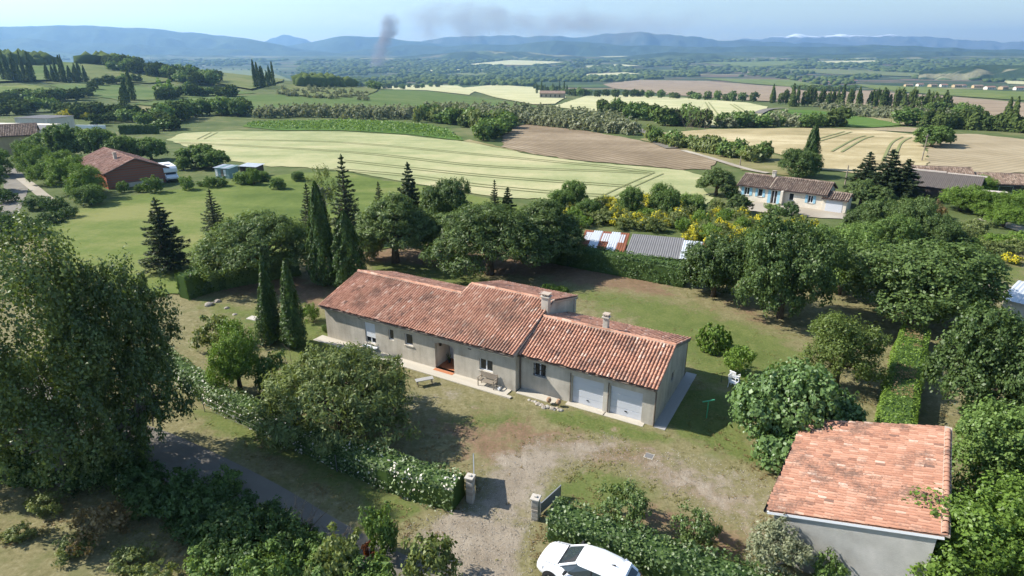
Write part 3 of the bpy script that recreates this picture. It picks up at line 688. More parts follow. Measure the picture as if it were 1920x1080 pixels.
def cypress(name, h, r, seed, n=9000, leafm='leaf_cypress', spires=1, ls=.22):
    rng = np.random.default_rng(seed); Ps, Ns, Al = [], [], []
    for sp in range(spires):
        ox, oy = (0,0) if sp == 0 else rng.normal(0, r*.45, 2); hh = h*(1 if sp == 0 else rng.uniform(.72,.93)); rr = r*(1 if spires == 1 else .66)
        m = n//spires; z = rng.random(m)**.85; prof = np.minimum(1, (z+.02)/.12)**.6*np.clip(1-z, 0, 1)**.62*1.12
        a = rng.uniform(0, 2*PI, m); lump = 1+.16*np.sin(a*5+z*9+seed)+.12*np.sin(a*9-z*21)+.12*vnoise(a*3+5, z*16+5, seed, 3)
        rad = rr*prof*lump*np.sqrt(rng.uniform(.45, 1.05, m))
        Ps.append(np.stack([ox*(1-z)+rad*np.cos(a), oy*(1-z)+rad*np.sin(a), .02*hh+z*hh*.98], 1)); Ns.append(np.stack([np.cos(a), np.sin(a), np.full(m,.25)], 1))
    P = np.concatenate(Ps); N = np.concatenate(Ns)
    V = leaf_quads(P, N, ls, .45, rng, .55, along=np.tile([0,0,1.], (len(P),1))+N*.35)
    mb = MB().tube([(0,0,-.2),(0,0,h*.5),(0,0,h*.9)], [r*.16+.03, r*.1, .02], 6)
    PROTO[name] = Species(crown_mesh(V, leafm), mb.mesh('bark', True), h, r)
def fir(name, h, r, seed, leafm='leaf_fir', tiers=17, sparse=1.0, ls=.26, tilt=.12, spire=1.0):
    """conifer with whorls of branches round a straight trunk"""
    rng = np.random.default_rng(seed); P, N, A = [], [], []
    mb = MB().tube([(0,0,-.2),(0,0,h*.6),(0,0,h)], [.022*h+.04, .012*h+.02, .012], 7)
    for t_ in range(tiers):
        z = .07+.9*(t_/(tiers-1))**.92; ln = r*((1-z)**(.75*spire)*1.05+.04)*rng.uniform(.8,1.15); nb = int(5+5*(1-z))
        for b in range(nb):
            a = 2*PI*b/nb+t_*.7+rng.normal(0,.15); l_ = ln*rng.uniform(.65,1.15); d = np.array([math.cos(a), math.sin(a), tilt+rng.normal(0,.08)])
            s0 = np.array([0,0,z*h]); e = s0+d*l_
            mb.tube([tuple(s0), tuple(e)], [.010*h*(1-z)+.012, .006], 4, cap=False)
            m = int(60*sparse*(.5+l_/r)); q = rng.random(m)**.7; side = np.array([-d[1], d[0], 0])
            wv = (1-q)*.30+.10; pp = s0+d*(q*l_)[:,None]+side*(rng.normal(0,1,m)*wv*l_*.55)[:,None]+np.array([0,0,1])*(rng.normal(-.05,.10,m)*l_*.5)[:,None]
            P.append(pp); N.append(np.tile([0,0,1.], (m,1))+rng.normal(0,.3,(m,3))); A.append(np.tile(d, (m,1)))
    top = np.stack([rng.normal(0,.03*r,60), rng.normal(0,.03*r,60), h*rng.uniform(.9,1.02,60)], 1); P.append(top); N.append(rand_unit(60,rng)); A.append(np.tile([0,0,1.],(60,1)))
    P, N, A = map(np.concatenate, (P, N, A)); V = leaf_quads(P, N, ls, .38, rng, .7, along=A)
    PROTO[name] = Species(crown_mesh(V, leafm), mb.mesh('bark', True), h, r)
def shrub_mesh(name, h, r, leafm, seed, n=60, per=40, ls=.14, lobes=6, asp=.6, flower=None, nf=.12, spread=.5):
    rng = np.random.default_rng(seed); L = [((0,0,h*.45), (r*.62, r*.62, h*.5))] if lobes else [((0,0,h*.40), (r*.94, r*.94, h*.58))]
    for k in range(lobes):
        a = k*2.4; q = rng.uniform(.35,.62); s = rng.uniform(.32,.5); L.append(((q*r*math.cos(a), q*r*math.sin(a), h*rng.uniform(.3,.62)), (s*r, s*r, s*h*.75)))
    P, N, cc = blob_points(L, n, per, spread*r*.42, rng, low=-.9); P[:,2] = np.maximum(P[:,2], .03)
    V = leaf_quads(P, N, ls, asp, rng); TRI[0] += len(V)//2; mi = np.zeros(len(P), int); mats = [leafm]
    if flower:
        mats.append(flower); cid = np.repeat(np.arange(len(cc)), per); pick = rng.random(len(cc)) < nf; out = P[:,2] > h*.25
        mi = (pick[cid] & out & (rng.random(len(P)) < .75)).astype(int)
    PROTO[name] = Species(quads_mesh(V, 4, mats, mi), None, h, r)
def far_tree(name, h, r, leafm, seed, kind='round', n=26, per=16, ls=.9):
    """single mesh for a tree a few pixels across: crown on a short trunk"""
    rng = np.random.default_rng(seed)
    if kind == 'round':
        L = [((0,0,h*.48), (r*.8, r*.8, h*.48))]+[((r*.5*math.cos(a), r*.5*math.sin(a), h*rng.uniform(.25,.6)), (r*.5, r*.5, h*.30)) for a in (0.3, 2.2, 4.3)]
        P, N, cc = blob_points(L, n, per, r*.3, rng); V = leaf_quads(P, N, ls, .75, rng)
    else:
        m = n*per; z = rng.random(m)**.9; a = rng.uniform(0,2*PI,m); rad = r*np.minimum(1,(z+.03)/.15)**.5*(1-z)**.6*(1+.2*np.sin(a*4+z*11))*np.sqrt(rng.uniform(.4,1.05,m))
        P = np.stack([rad*np.cos(a), rad*np.sin(a), z*h], 1); N = np.stack([np.cos(a), np.sin(a), a*0+.3], 1); V = leaf_quads(P, N, ls, .5, rng, .5, along=np.tile([0,0,1.],(m,1)))
    w = max(.10, r*.07); q = np.array([(-w,-w,-.3),(w,-w,-.3),(w*.6,-w*.6,h*.5),(-w*.6,-w*.6,h*.5), (w,-w,-.3),(w,w,-.3),(w*.6,w*.6,h*.5),(w*.6,-w*.6,h*.5), (w,w,-.3),(-w,w,-.3),(-w*.6,w*.6,h*.5),(w*.6,w*.6,h*.5), (-w,w,-.3),(-w,-w,-.3),(-w*.6,-w*.6,h*.5),(-w*.6,w*.6,h*.5)])
    TRI[0] += len(V)//2; mi = np.concatenate([np.zeros(len(V)//4, int), np.ones(4, int)])
    PROTO[name] = Species(quads_mesh(np.concatenate([V, q]), 4, [leafm, 'bark'], mi), None, h, r)
def put(proto, name, label, cat, x, y, h, r, rz=None, group=None, z=None, parts=None, ry=None):
    """stand one tree or shrub of a species at x, y with its own height and crown radius"""
    s = PROTO[proto]; z = float(zt(x, y)) if z is None else z; rz = random.uniform(0, 2*PI) if rz is None else rz
    sc = (r/s.r, (ry or r)/s.r, h/s.h)
    if s.trunk is None:
        o = bpy.data.objects.new(name, s.crown); C.objects.link(o); o.location = (x, y, z-.02); o.rotation_euler = (0,0,rz); o.scale = sc; return tag(o, label, cat, group)
    t = thing(name, label, cat, (x, y, z-.02), rz, group); t.scale = sc
    for nm, me in (('trunk', s.trunk), ('crown', s.crown)):
        o = bpy.data.objects.new(nm, me); C.objects.link(o); o.parent = t
    return t
def put_px(proto, name, label, cat, px, py, top, wpx, group=None, rz=None):
    """same, from survey sights: foot (px,py), top row, crown width"""
    x, y = at(px, py); h = height_to(x, y, top); r = wpx/2/pxm(x, y, float(zt(x, y))+h*.5); return put(proto, name, label, cat, x, y, h, r, rz, group)
# hedge: leaves over a clipped body along a line
def hedge(name, label, pts, w, h, leafm, seed, ls=.13, dens=150, flower=None, nf=0.0, cat='hedge', wob=.12, brown=None, core='leaf_hedge_dark', flower_side=None):
    rng = np.random.default_rng(seed); P = np.array(pts, float); seg = np.hypot(*np.diff(P, axis=0).T); cum = np.concatenate([[0], np.cumsum(seg)]); Lh = cum[-1]
    h = np.array(h if hasattr(h, '__len__') else [h]*len(P), float); w = np.array(w if hasattr(w, '__len__') else [w]*len(P), float)
    def frame(s):
        x = np.interp(s, cum, P[:,0]); y = np.interp(s, cum, P[:,1]); i = np.clip(np.searchsorted(cum, s)-1, 0, len(seg)-1); d = np.diff(P, axis=0)[i]/seg[i][:,None]
        return x, y, d, np.interp(s, cum, h), np.interp(s, cum, w)
    n = int(dens*Lh*(2*h.mean()+w.mean())); s = rng.uniform(-.15, Lh+.15, n); face = rng.random(n)*(2*h.mean()+w.mean())
    x, y, d, hh, ww = frame(s); N2 = np.stack([-d[:,1], d[:,0]], 1)
    lat = np.where(face < h.mean(), -1., np.where(face < 2*h.mean(), 1., rng.uniform(-1, 1, n))); topf = face >= 2*h.mean()
    zz = np.where(topf, 1., rng.random(n)); bul = wob*vnoise(s*.9+9, zz*3+lat*2+9, seed, 3)*2; deep = rng.random(n)**2*.22
    lat2 = lat*(ww/2)*(1-.10*zz)+np.where(topf, 0, lat*(bul-deep)); z3 = zz*hh+np.where(topf, bul-deep, 0)
    rnd = np.clip((zz-.86)/.14, 0, 1)*np.where(topf, 0, .10); lat2 -= lat*rnd
    X = x+N2[:,0]*lat2; Y = y+N2[:,1]*lat2; Z = zt(X, Y)+np.maximum(z3, .03)
    nrm = np.where(topf[:,None], np.tile([0,0,1.],(n,1)), np.column_stack([N2*lat[:,None], np.full(n,.35)]))
    V = leaf_quads(np.column_stack([X, Y, Z]), nrm, ls, .65, rng, .75); mats = [leafm, core]; mi = np.zeros(n, int)
    if flower:
        mats.append(flower); patch = vnoise(s*.8+3, zz*2+lat+3, seed+5, 3)+.35; ok = (rng.random(n) < nf*np.clip(patch*2, 0, 2))
        if flower_side is not None: ok &= (lat*flower_side > -.2)
        mi[ok] = 2
    if brown:
        k = len(mats); mats.append('leaf_dry'); m = topf & (vnoise(s*.55+1, lat*.6+4, seed+8, 2) > brown) & (np.abs(lat) < .6); mi[m] = k
    # body under the leaves
    K = max(4, int(Lh/.6)); ss = np.linspace(.05, Lh-.05, K); x, y, d, hh, ww = frame(ss); N2 = np.stack([-d[:,1], d[:,0]], 1); prof = [(-.5,0),(-.5,.86),(-.34,1),(.34,1),(.5,.86),(.5,0)]; B = []
    ring = [[(x[i]+N2[i,0]*(ww[i]-.34)*a, y[i]+N2[i,1]*(ww[i]-.34)*a, float(zt(x[i],y[i]))+(hh[i]-.18)*b) for a, b in prof] for i in range(K)]
    for i in range(K-1):
        for j in range(5): B += [ring[i][j], ring[i][j+1], ring[i+1][j+1], ring[i+1][j]]
    for i in (0, K-1): B += [ring[i][0], ring[i][1], ring[i][4], ring[i][5], ring[i][1], ring[i][2], ring[i][3], ring[i][4]]
    B = np.array(B); V = np.concatenate([V, B]); mi = np.concatenate([mi, np.ones(len(B)//4, int)]); TRI[0] += len(V)//2
    o = obj(name, quads_mesh(V, 4, mats, mi)); return tag(o, label, cat)
# ------------------------------------------------------------------ building helpers
def wall_with_openings(mb, x0, x1, z0, z1, y0, y1, ops):
    """wall along x, between y0 and y1, leaving rectangular openings (xa,xb,za,zb)"""
    ops = sorted(ops); x = x0
    for xa, xb, za, zb in ops:
        if xa > x: mb.box(x, xa, y0, y1, z0, z1)
        if za > z0: mb.box(xa, xb, y0, y1, z0, za)
        if zb < z1: mb.box(xa, xb, y0, y1, zb, z1)
        x = xb
    if x < x1: mb.box(x, x1, y0, y1, z0, z1)
    return mb
def window(parent, xa, xb, za, zb, y, leaves=2, sill=True, bars=False, frame='white_paint', blind=0.0, name='window'):
    f = MB(); t = .06; d0, d1 = y+.10, y+.16
    f.box(xa, xb, d0, d1, za, za+t); f.box(xa, xb, d0, d1, zb-t, zb); f.box(xa, xa+t, d0, d1, za+t, zb-t); f.box(xb-t, xb, d0, d1, za+t, zb-t)
    for k in range(1, leaves): c = xa+(xb-xa)*k/leaves; f.box(c-.04, c+.04, d0-.004, d1, za+t, zb-t)
    w = f.build(name, frame, parent)
    for k in range(leaves):
        a = xa+(xb-xa)*k/leaves; b = xa+(xb-xa)*(k+1)/leaves; MB().box(a+t-.01, b-t+.01, d0+.025, d0+.035, za+t-.01, zb-t+.01).build('pane', 'glass', w)
    if sill: MB().box(xa-.08, xb+.08, y-.07, y+.10, za-.07, za-.002).build('sill', 'stone_cap', w)
    if blind:
        m = MB(); n = max(3, int((zb-za)*blind/.055)); top = zb-.01
        for k in range(n): z = top-k*.055; m.box(xa+.02, xb-.02, y+.045, y+.062, z-.052, z-.004)
        m.build('roller_shutter', 'white_paint', w)
    if bars:
        m = MB()
        for k in range(5): c = xa+.05+(xb-xa-.1)*k/4; m.box(c-.012, c+.012, y-.03, y-.006, za+.02, zb-.02)
        for z in (za+.12, (za+zb)/2, zb-.12): m.box(xa-.02, xb+.02, y-.034, y-.002, z-.012, z+.012)
        m.build('window_bars', 'iron', w)
    return w
def tile_arrays(o, ex, ey, L, Sl, pitch=.22, row=.36, rng=None, r=.08, ok=None, seg=4, sag=.0):
    """cover and channel tiles over a slope: o corner at the eave, ex along the eave, ey up the slope (unit vectors)"""
    o, ex, ey = np.array(o, float), np.array(ex, float), np.array(ey, float); nz = np.cross(ex, ey); nz *= np.sign(nz[2])
    nc = max(1, int(round(L/pitch))); pitch = L/nc; nr = max(1, int(round(Sl/row))); row = Sl/nr; ln = row*1.22
    cover, chan, ids = [], [], []
    th = np.linspace(0, PI, seg+1)
    for c in range(nc+1):
        stag = rng.uniform(-.12, .05)
        for k in range(nr):
            u, v = c*pitch, k*row+(stag if k else max(stag, -.04))
            if ok is not None and not ok(u, v+row*.5): continue
            ju, jv, ja = rng.normal(0,.006), rng.normal(0,.012), rng.normal(0,.012)
            def arc(vv, rr, lift):
                return [o+ex*(u+ju+ja*(vv-v)-rr*math.cos(a))+ey*(vv+jv)+nz*(lift+rr*.95*math.sin(a)) for a in th]
            A = arc(v-.04, r*1.08, .045+rng.normal(0,.004)); B = arc(v+ln-.04, r*.86, .020)
            cover.append([q for i in range(seg) for q in (A[i], A[i+1], B[i+1], B[i])]); ids.append((c, k))
            if c < nc:
                x0, x1 = u+r*.75, u+pitch-r*.75; xm = (x0+x1)/2
                def P(x, vv, h): return o+ex*x+ey*vv+nz*h
                a_, b_ = v-.02, v+ln-.02
                chan.append([P(x0,a_,.055), P(xm,a_,.022), P(xm,b_,.006), P(x0,b_,.035), P(xm,a_,.022), P(x1,a_,.055), P(x1,b_,.035), P(xm,b_,.006)])
    return cover, chan, ids
def tiles_mesh(lists, mat):
    """one mesh; shared vertices inside a tile so that each tile is one island"""
    V, F = [], []
    for tile in lists:
        key = {}
        for q in range(0, len(tile), 4):
            f = []
            for p in tile[q:q+4]:
                kk = (round(float(p[0]),5), round(float(p[1]),5), round(float(p[2]),5))
                if kk not in key: key[kk] = len(V); V.append(kk)
                f.append(key[kk])
            F.append(f)
    me = bpy.data.meshes.new('m'); me.from_pydata(V, [], F); me.materials.append(M[mat]); TRI[0] += 2*len(F)
    me.polygons.foreach_set('use_smooth', [True]*len(me.polygons)); return me
def slope(roof, a, b, up, mat='tile', pitch=.22, row=.36, seed=0, ok=None, tiles=True, seg=4, r=.08):
    """tiles on one slope of a roof: eave from a to b, up = vector from eave to ridge"""
    rng = np.random.default_rng(seed); a, b, up = np.array(a, float), np.array(b, float), np.array(up, float)
    L = np.linalg.norm(b-a); Sl = np.linalg.norm(up)
    cov, ch, ids = tile_arrays(a, (b-a)/L, up/Sl, L, Sl, pitch, row, rng, r, ok, seg)
    o = obj('roof_tiles', tiles_mesh(cov, mat), roof); o['kind'] = 'stuff'
    o = obj('channel_tiles', tiles_mesh(ch, 'tile_channel_old' if mat == 'tile_old' else 'tile_channel'), roof); o['kind'] = 'stuff'; return o
def ridge_caps(parent, a, b, mat='tile', step=.36, r=.12, seed=1):
    rng = np.random.default_rng(seed); a, b = Vector(a), Vector(b); d = (b-a); n = int(d.length/step); d.normalize(); sd = d.cross(Vector((0,0,1))).normalized(); up = sd.cross(d); out = []
    for k in range(n):
        p = a+d*(k*step); q = p+d*step*1.15; t_ = rng.normal(0,.01)
        A = [p+sd*(math.cos(x)*r*1.08)+up*(math.sin(x)*r*1.0+.02+t_) for x in np.linspace(PI,0,6)]; B = [q+sd*(math.cos(x)*r*.92)+up*(math.sin(x)*r*.9+t_) for x in np.linspace(PI,0,6)]
        out.append([z for i in range(5) for z in (A[i],A[i+1],B[i+1],B[i])])
    o = obj('ridge_tiles', tiles_mesh(out, mat), parent); o['kind'] = 'stuff'
    m = MB().bar(tuple(a-up*.03), tuple(b-up*.03), .30, .12); m.build('ridge_mortar', 'mortar', parent)
def gutter(parent, a, b, mat='gutter_brown', r=.07):
    a, b = Vector(a), Vector(b); d = (b-a).normalized(); s = d.cross(Vector((0,0,1))).normalized(); n = 7; vs = []
    for rr in (r, r-.012):
        for p in (a, b): vs += [p+s*(math.cos(x)*rr)-Vector((0,0,1))*(math.sin(x)*rr) for x in np.linspace(0,PI,n)]
    m = MB(); f = [(i, i+1, n+i+1, n+i) for i in range(n-1)]; f += [(2*n+i, 3*n+i, 3*n+i+1, 2*n+i+1) for i in range(n-1)]; f += [(0,n,3*n,2*n), (n-1,3*n-1,4*n-1,2*n-1)]
    m.add(vs, f); return m.build('gutter', mat, parent)
def chimney(parent, x, y, z0, z1, sx=.5, sy=.4, mat='render_grey'):
    c = MB().box(x-sx/2, x+sx/2, y-sy/2, y+sy/2, z0, z1).build('chimney', mat, parent, bevel=.015)
    MB().box(x-sx/2-.08, x+sx/2+.08, y-sy/2-.08, y+sy/2+.08, z1+.002, z1+.07).build('chimney_cap', 'stone_cap', c)
    m = MB()
    for i in (-1,1):
        for j in (-1,1): m.box(x+i*sx*.34-.05, x+i*sx*.34+.05, y+j*sy*.32-.05, y+j*sy*.32+.05, z1+.072, z1+.22)
    m.box(x-sx/2-.05, x+sx/2+.05, y-sy/2-.05, y+sy/2+.05, z1+.222, z1+.28); m.build('chimney_hood', 'mortar', c)
    return c

# ------------------------------------------------------------------ the bungalow
HX, HY, HYAW = 8.6, 31.6, .515
HCA, HSA = math.cos(HYAW), math.sin(HYAW)
def hw(x, y): return HX+x*HCA+y*HSA, HY-x*HSA+y*HCA
house = thing('bungalow', 'long grey rendered bungalow with orange canal tile roofs and two white garage doors', 'house', (HX, HY, 0), -HYAW)
GL, ML, MY, TL = -9.35, -26.75, -.45, -16.35          # garage left, main left, main front, left end of the tall roof
GY = .15; sg = .37; ge, gz = -.17, 2.76                        # garage slope, eave line
gry = 3.5; grz = gz+sg*(gry-ge); gby = 7.65; gbz = 2.84
sm = .305; me_, mz = -.77, 2.92
lry = 3.9; lrz = mz+sm*(lry-me_); lby, lbz = 8.2, 2.9
try_ = 5.15; trz = mz+sm*(try_-me_); tby, tbz = 9.5, 3.55
# garage walls
win_g = (-8.3, -7.4, 1.32, 2.28); d1 = (-5.50, -3.34, .06, 2.06); d2 = (-2.90, -.80, .06, 2.06)
wall_with_openings(MB(), GL-.004, -.254, -.2, 2.76, GY, GY+.25, [win_g, d1, d2]).build('garage_front_wall', 'render_grey', house)
gw_ = (3.6, 4.3, 1.3, 2.0)
m = MB()
m.prism([(GY,-.2),(gw_[0],-.2),(gw_[0],grz-.16),(gry,grz-.14),(GY,gz+.05)], 'x', -.25, 0)
m.prism([(gw_[1],-.2),(7.35,-.2),(7.35,gbz-.02),(gw_[1],grz-.16-(gw_[1]-gry)*.33)], 'x', -.25, 0)
m.prism([(gw_[0],-.2),(gw_[1],-.2),(gw_[1],gw_[2]),(gw_[0],gw_[2])], 'x', -.25, 0)
m.prism([(gw_[0],gw_[3]),(gw_[1],gw_[3]),(gw_[1],grz-.16-(gw_[1]-gry)*.33),(gw_[0],grz-.16)], 'x', -.25, 0)
m.build('garage_gable_wall', 'render_grey', house)
MB().box(GL, -.254, 7.10, 7.35, -.2, 2.8).build('garage_back_wall', 'render_grey', house)
w_ = MB().box(-.14, -.08, gw_[0], gw_[1], gw_[2], gw_[3]).build('window', 'plank_dark', house); MB().box(-.078, -.072, gw_[0]+.06, gw_[1]-.06, gw_[2]+.06, gw_[3]-.06).build('pane', 'glass', w_)
for (a, b, z0, z1) in (d1, d2):
    g = MB().box(a, b, GY+.15, GY+.19, z0, z1).build('garage_door', 'door_white', house)
    for k in range(4): zz = z0+(z1-z0)*k/4; MB().box(a+.02, b-.02, GY+.136, GY+.149, zz+.015, zz+(z1-z0)/4-.015).build('door_panel', 'door_white', g, bevel=.006)
    MB().box((a+b)/2-.07, (a+b)/2+.07, GY+.10, GY+.135, z0+.34, z0+.40).build('handle', 'iron', g)
    MB().box(a-.25, b+.25, GY-.42, GY+.02, -.05, .055).build('garage_sill', 'concrete', g)
for x in (-5.6,-3.0): MB().box(x-.03, x+.03, GY-.03, GY-.002, .1, 2.2).build('wall_trim', 'gutter_brown', house)
# main walls
wins = [(-12.22,-11.15,.98,1.86), (-16.0,-14.36,.10,2.24), (-18.72,-18.0,1.34,2.24), (-20.28,-19.78,1.36,2.22), (-22.62,-21.58,.62,2.32)]
wall_with_openings(MB(), ML, GL-.27, -.2, 2.93, MY, MY+.25, wins).build('front_wall', 'render_grey', house)
def gable(x0, x1, y0, y1, prof): return MB().prism([(y0,-.2),(y1,-.2)]+prof, 'x', x0, x1)
gable(GL-.27, GL-.005, MY, 9.2, [(9.2,tbz-.06),(try_,trz-.10),(MY,mz+.10)]).build('side_wall', 'render_grey', house)
gable(ML, ML+.25, MY+.252, 8.0, [(8.0,lbz-.04),(lry,lrz-.12),(MY+.252,mz+.14)]).build('side_wall', 'render_grey', house)
gable(TL, TL+.25, MY+.6, 9.2, [(9.2,tbz-.06),(try_,trz-.10),(MY+.6,mz+.30)]).build('inner_gable_wall', 'render_grey', house)
MB().box(ML+.252, TL-.002, 7.75, 8.0, -.2, 2.9).build('back_wall', 'render_grey', house)
MB().box(TL+.252, GL-.272, 7.9, 8.15, -.2, 3.8).build('back_wall', 'render_grey', house)
for x in (-9.4,-12.6,-15.9): MB().box(x-.15, x+.15, 8.85, 9.15, -.1, 3.55).build('porch_post', 'render_grey', house)
a, b = wins[0][:2]; window(house, *wins[0], MY, 2)
window(house, *wins[2], MY, 1); window(house, *wins[3], MY, 1, sill=False); window(house, *wins[4], MY, 2, blind=.72)
MB().box(-22.75, -21.45, MY-.30, MY-.01, .32, .40).build('window_shelf', 'white_paint', house)
# entrance recess
al = thing('x', '', '') if False else None
MB().box(-15.998, -14.362, MY+.01, 1.6, -.05, .10).build('porch_floor', 'floor_tile', house)
MB().box(-16.02, -14.34, MY-.32, MY+.008, -.05, .095).build('porch_step', 'floor_tile', house)
m = MB().box(-16.14, -16.002, MY+.252, 1.5, .0, 2.6); m.box(-14.358, -14.22, MY+.252, 1.5, .0, 2.6); m.box(-16.0, -14.36, 1.4, 1.55, .1, 2.6); m.box(-16.0,-14.36,MY+.252,1.39,2.30,2.4); m.build('porch_wall', 'render_cream', house)
d = MB().box(-15.35, -14.45, 1.33, 1.395, .11, 2.18).build('front_door', 'wood_red', house)
for z in (.3, 1.2): MB().box(-15.23, -14.57, 1.318, 1.329, z, z+.75).build('door_panel', 'wood_red', d, bevel=.01)
MB().box(-15.30, -15.22, 1.28, 1.329, 1.08, 1.12).build('handle', 'iron', d)
MB().box(-15.95, -15.42, 1.335, 1.395, .11, 2.18).build('door_side_light', 'white_paint', house)
m = MB(); arch = [(-16.0,2.24),(-16.0,2.05)]+[(-15.18-.82*math.cos(t_), 2.05+.17*math.sin(t_)) for t_ in np.linspace(.15,PI-.15,9)]+[(-14.36,2.05),(-14.36,2.24)]
m.prism(arch, 'y', MY+.02, MY+.2); m.build('porch_arch', 'render_grey', house)
MB().box(-15.86,-15.74,MY+.35,MY+.5,1.75,1.95).build('wall_lamp', 'iron', house)
for x, z in ((-13.0,2.32), (-23.1,2.42)): MB().box(x-.13, x+.13, MY-.015, MY-.002, z, z+.07).build('wall_vent', 'iron', house)
MB().box(-4.4,-4.2,GY-.012,GY-.002,2.36,2.42).build('wall_vent', 'white_paint', house)
window(house, *win_g, GY, 2, bars=True)
# paved edge round the house
MB().box(GL-.3, ML-.6, MY-1.0, MY-.002, -.1, .085).build('front_terrace', 'concrete', house)
MB().box(GL+.1, -6.4, GY-.75, GY-.002, -.1, .07).build('front_terrace', 'concrete', house)
MB().box(.002, .75, .05, 8.0, -.1, .05).build('side_path', 'paving', house)
MB().box(GL-.6, GL+.15, MY-1.02, MY-.75, -.05, .12).build('terrace_step', 'concrete', house)
# roofs: bedding slabs, tiles, ridges, verges
def slab(pts, t=.10):
    lo = [(p[0],p[1],p[2]-t) for p in pts]; return MB().hexa(lo+list(pts))
X0r, X1r = GL+.06, .10
groof = slab([(X0r,ge+.06,gz-.015),(X1r,ge+.06,gz-.015),(X1r,gry,grz-.03),(X0r,gry,grz-.03)]).build('garage_roof', 'tile_bed', house)
slab([(X0r,gry,grz-.03),(X1r,gry,grz-.03),(X1r,gby-.05,gbz-.02),(X0r,gby-.05,gbz-.02)]).build('roof_slope', 'tile_bed', groof)
slope(groof, (X0r+.1,ge,gz), (X1r-.02,ge,gz), (0,gry-ge,grz-gz), seed=3)
slope(groof, (X0r+.1,gby,gbz), (X1r-.02,gby,gbz), (0,gry-gby,grz-gbz), seed=4)
ridge_caps(groof, (X0r,gry,grz+.02), (X1r,gry,grz+.02), seed=5)
MB().bar((X1r-.02,ge+.02,gz-.10), (X1r-.02,gry,grz-.13), .05, .16).build('verge_board', 'zinc', groof)
MB().bar((X1r-.02,gby-.02,gbz-.10), (X1r-.02,gry,grz-.13), .05, .16).build('verge_board', 'zinc', groof)
mr0, mr1 = ML-.25, GL+.05
mroof = slab([(mr0,me_+.06,mz-.015),(mr1,me_+.06,mz-.015),(mr1,lry,lrz-.03),(mr0,lry,lrz-.03)]).build('main_roof', 'tile_bed', house)
slab([(TL-.05,lry,lrz-.03),(mr1,lry,lrz-.03),(mr1,try_,trz-.03),(TL-.05,try_,trz-.03)]).build('roof_slope', 'tile_bed', mroof)
slab([(TL-.05,try_,trz-.03),(mr1,try_,trz-.03),(mr1,tby-.05,tbz-.02),(TL-.05,tby-.05,tbz-.02)]).build('roof_slope', 'tile_bed', mroof)
slab([(mr0,lry,lrz-.03),(TL-.06,lry,lrz-.03),(TL-.06,lby-.05,lbz-.02),(mr0,lby-.05,lbz-.02)]).build('roof_slope', 'tile_bed', mroof)
kk = math.hypot(lry-me_, lrz-mz)
slope(mroof, (mr0+.1,me_,mz), (mr1-.1,me_,mz), (0,try_-me_,trz-mz), seed=6, ok=lambda u, v: v < kk or u > (TL-mr0-.15))
slope(mroof, (mr0+.1,lby,lbz), (TL-.15,lby,lbz), (0,lry-lby,lrz-lbz), seed=7)
slope(mroof, (TL+.05,tby,tbz), (mr1-.1,tby,tbz), (0,try_-tby,trz-tbz), seed=8)
ridge_caps(mroof, (mr0,lry,lrz+.02), (TL-.05,lry,lrz+.02), seed=9); ridge_caps(mroof, (TL-.05,try_,trz+.02), (mr1,try_,trz+.02), seed=10)
MB().bar((mr0+.01,me_+.02,mz-.10), (mr0+.01,lry,lrz-.12), .05, .16).build('verge_board', 'zinc', mroof)
MB().bar((mr0+.01,lby-.02,lbz-.10), (mr0+.01,lry,lrz-.12), .05, .16).build('verge_board', 'zinc', mroof)
# tile strip that finishes the step between the two roofs, and flashing at the gable over the garage
ridge_caps(mroof, (TL-.02,lry-.25,lrz-.05), (TL-.02,try_,trz+.02), seed=12, r=.10)
MB().bar((mr1-.02,me_+.02,mz-.10), (mr1-.02,try_,trz-.13), .05, .16).build('verge_board', 'mortar', mroof)
MB().bar((mr1-.02,tby-.02,tbz-.10), (mr1-.02,try_,trz-.13), .05, .16).build('verge_board', 'mortar', mroof)
MB().box(ML-.15, GL-.05, me_+.10, MY-.003, 2.60, 2.66).build('soffit', 'render_cream', mroof)
gutter(house, (X0r,ge-.05,gz-.05), (X1r,ge-.05,gz-.05)); gutter(house, (mr0,me_-.05,mz-.05), (mr1,me_-.05,mz-.05)); gutter(house, (X0r,gby+.05,gbz-.05), (X1r,gby+.05,gbz-.05))
for p in ((.02,GY-.06), (-.02,7.44), (GL+.07,GY-.06)):
    y = p[1]; e = ge if y < 1 else gby
    MB().tube([(p[0]-.05,e-.05 if y < 1 else e+.05,gz-.12), (p[0],y,gz-.35), (p[0],y,.02)], .045, 8).build('downpipe', 'gutter_brown', house)
chimney(house, -9.45, 4.15, trz-.75, trz+.62, .55, .45); chimney(house, -4.7, gry+.15, grz-.3, grz+.85, .34, .34)
MB().bar((-9.02,6.3,3.0), (-8.98,6.9,3.2), .1, .12).build('wall_vent', 'iron', house)

# ------------------------------------------------------------------ detached garage in the foreground
FX, FY, FE = 11.24, 21.45, math.radians(55.46)       # eave corner and eave direction
fg = thing('detached_garage', 'detached garage with rough grey wall and sunlit canal tile roof, nearest building', 'garage', (FX, FY, 0), FE-PI/2)
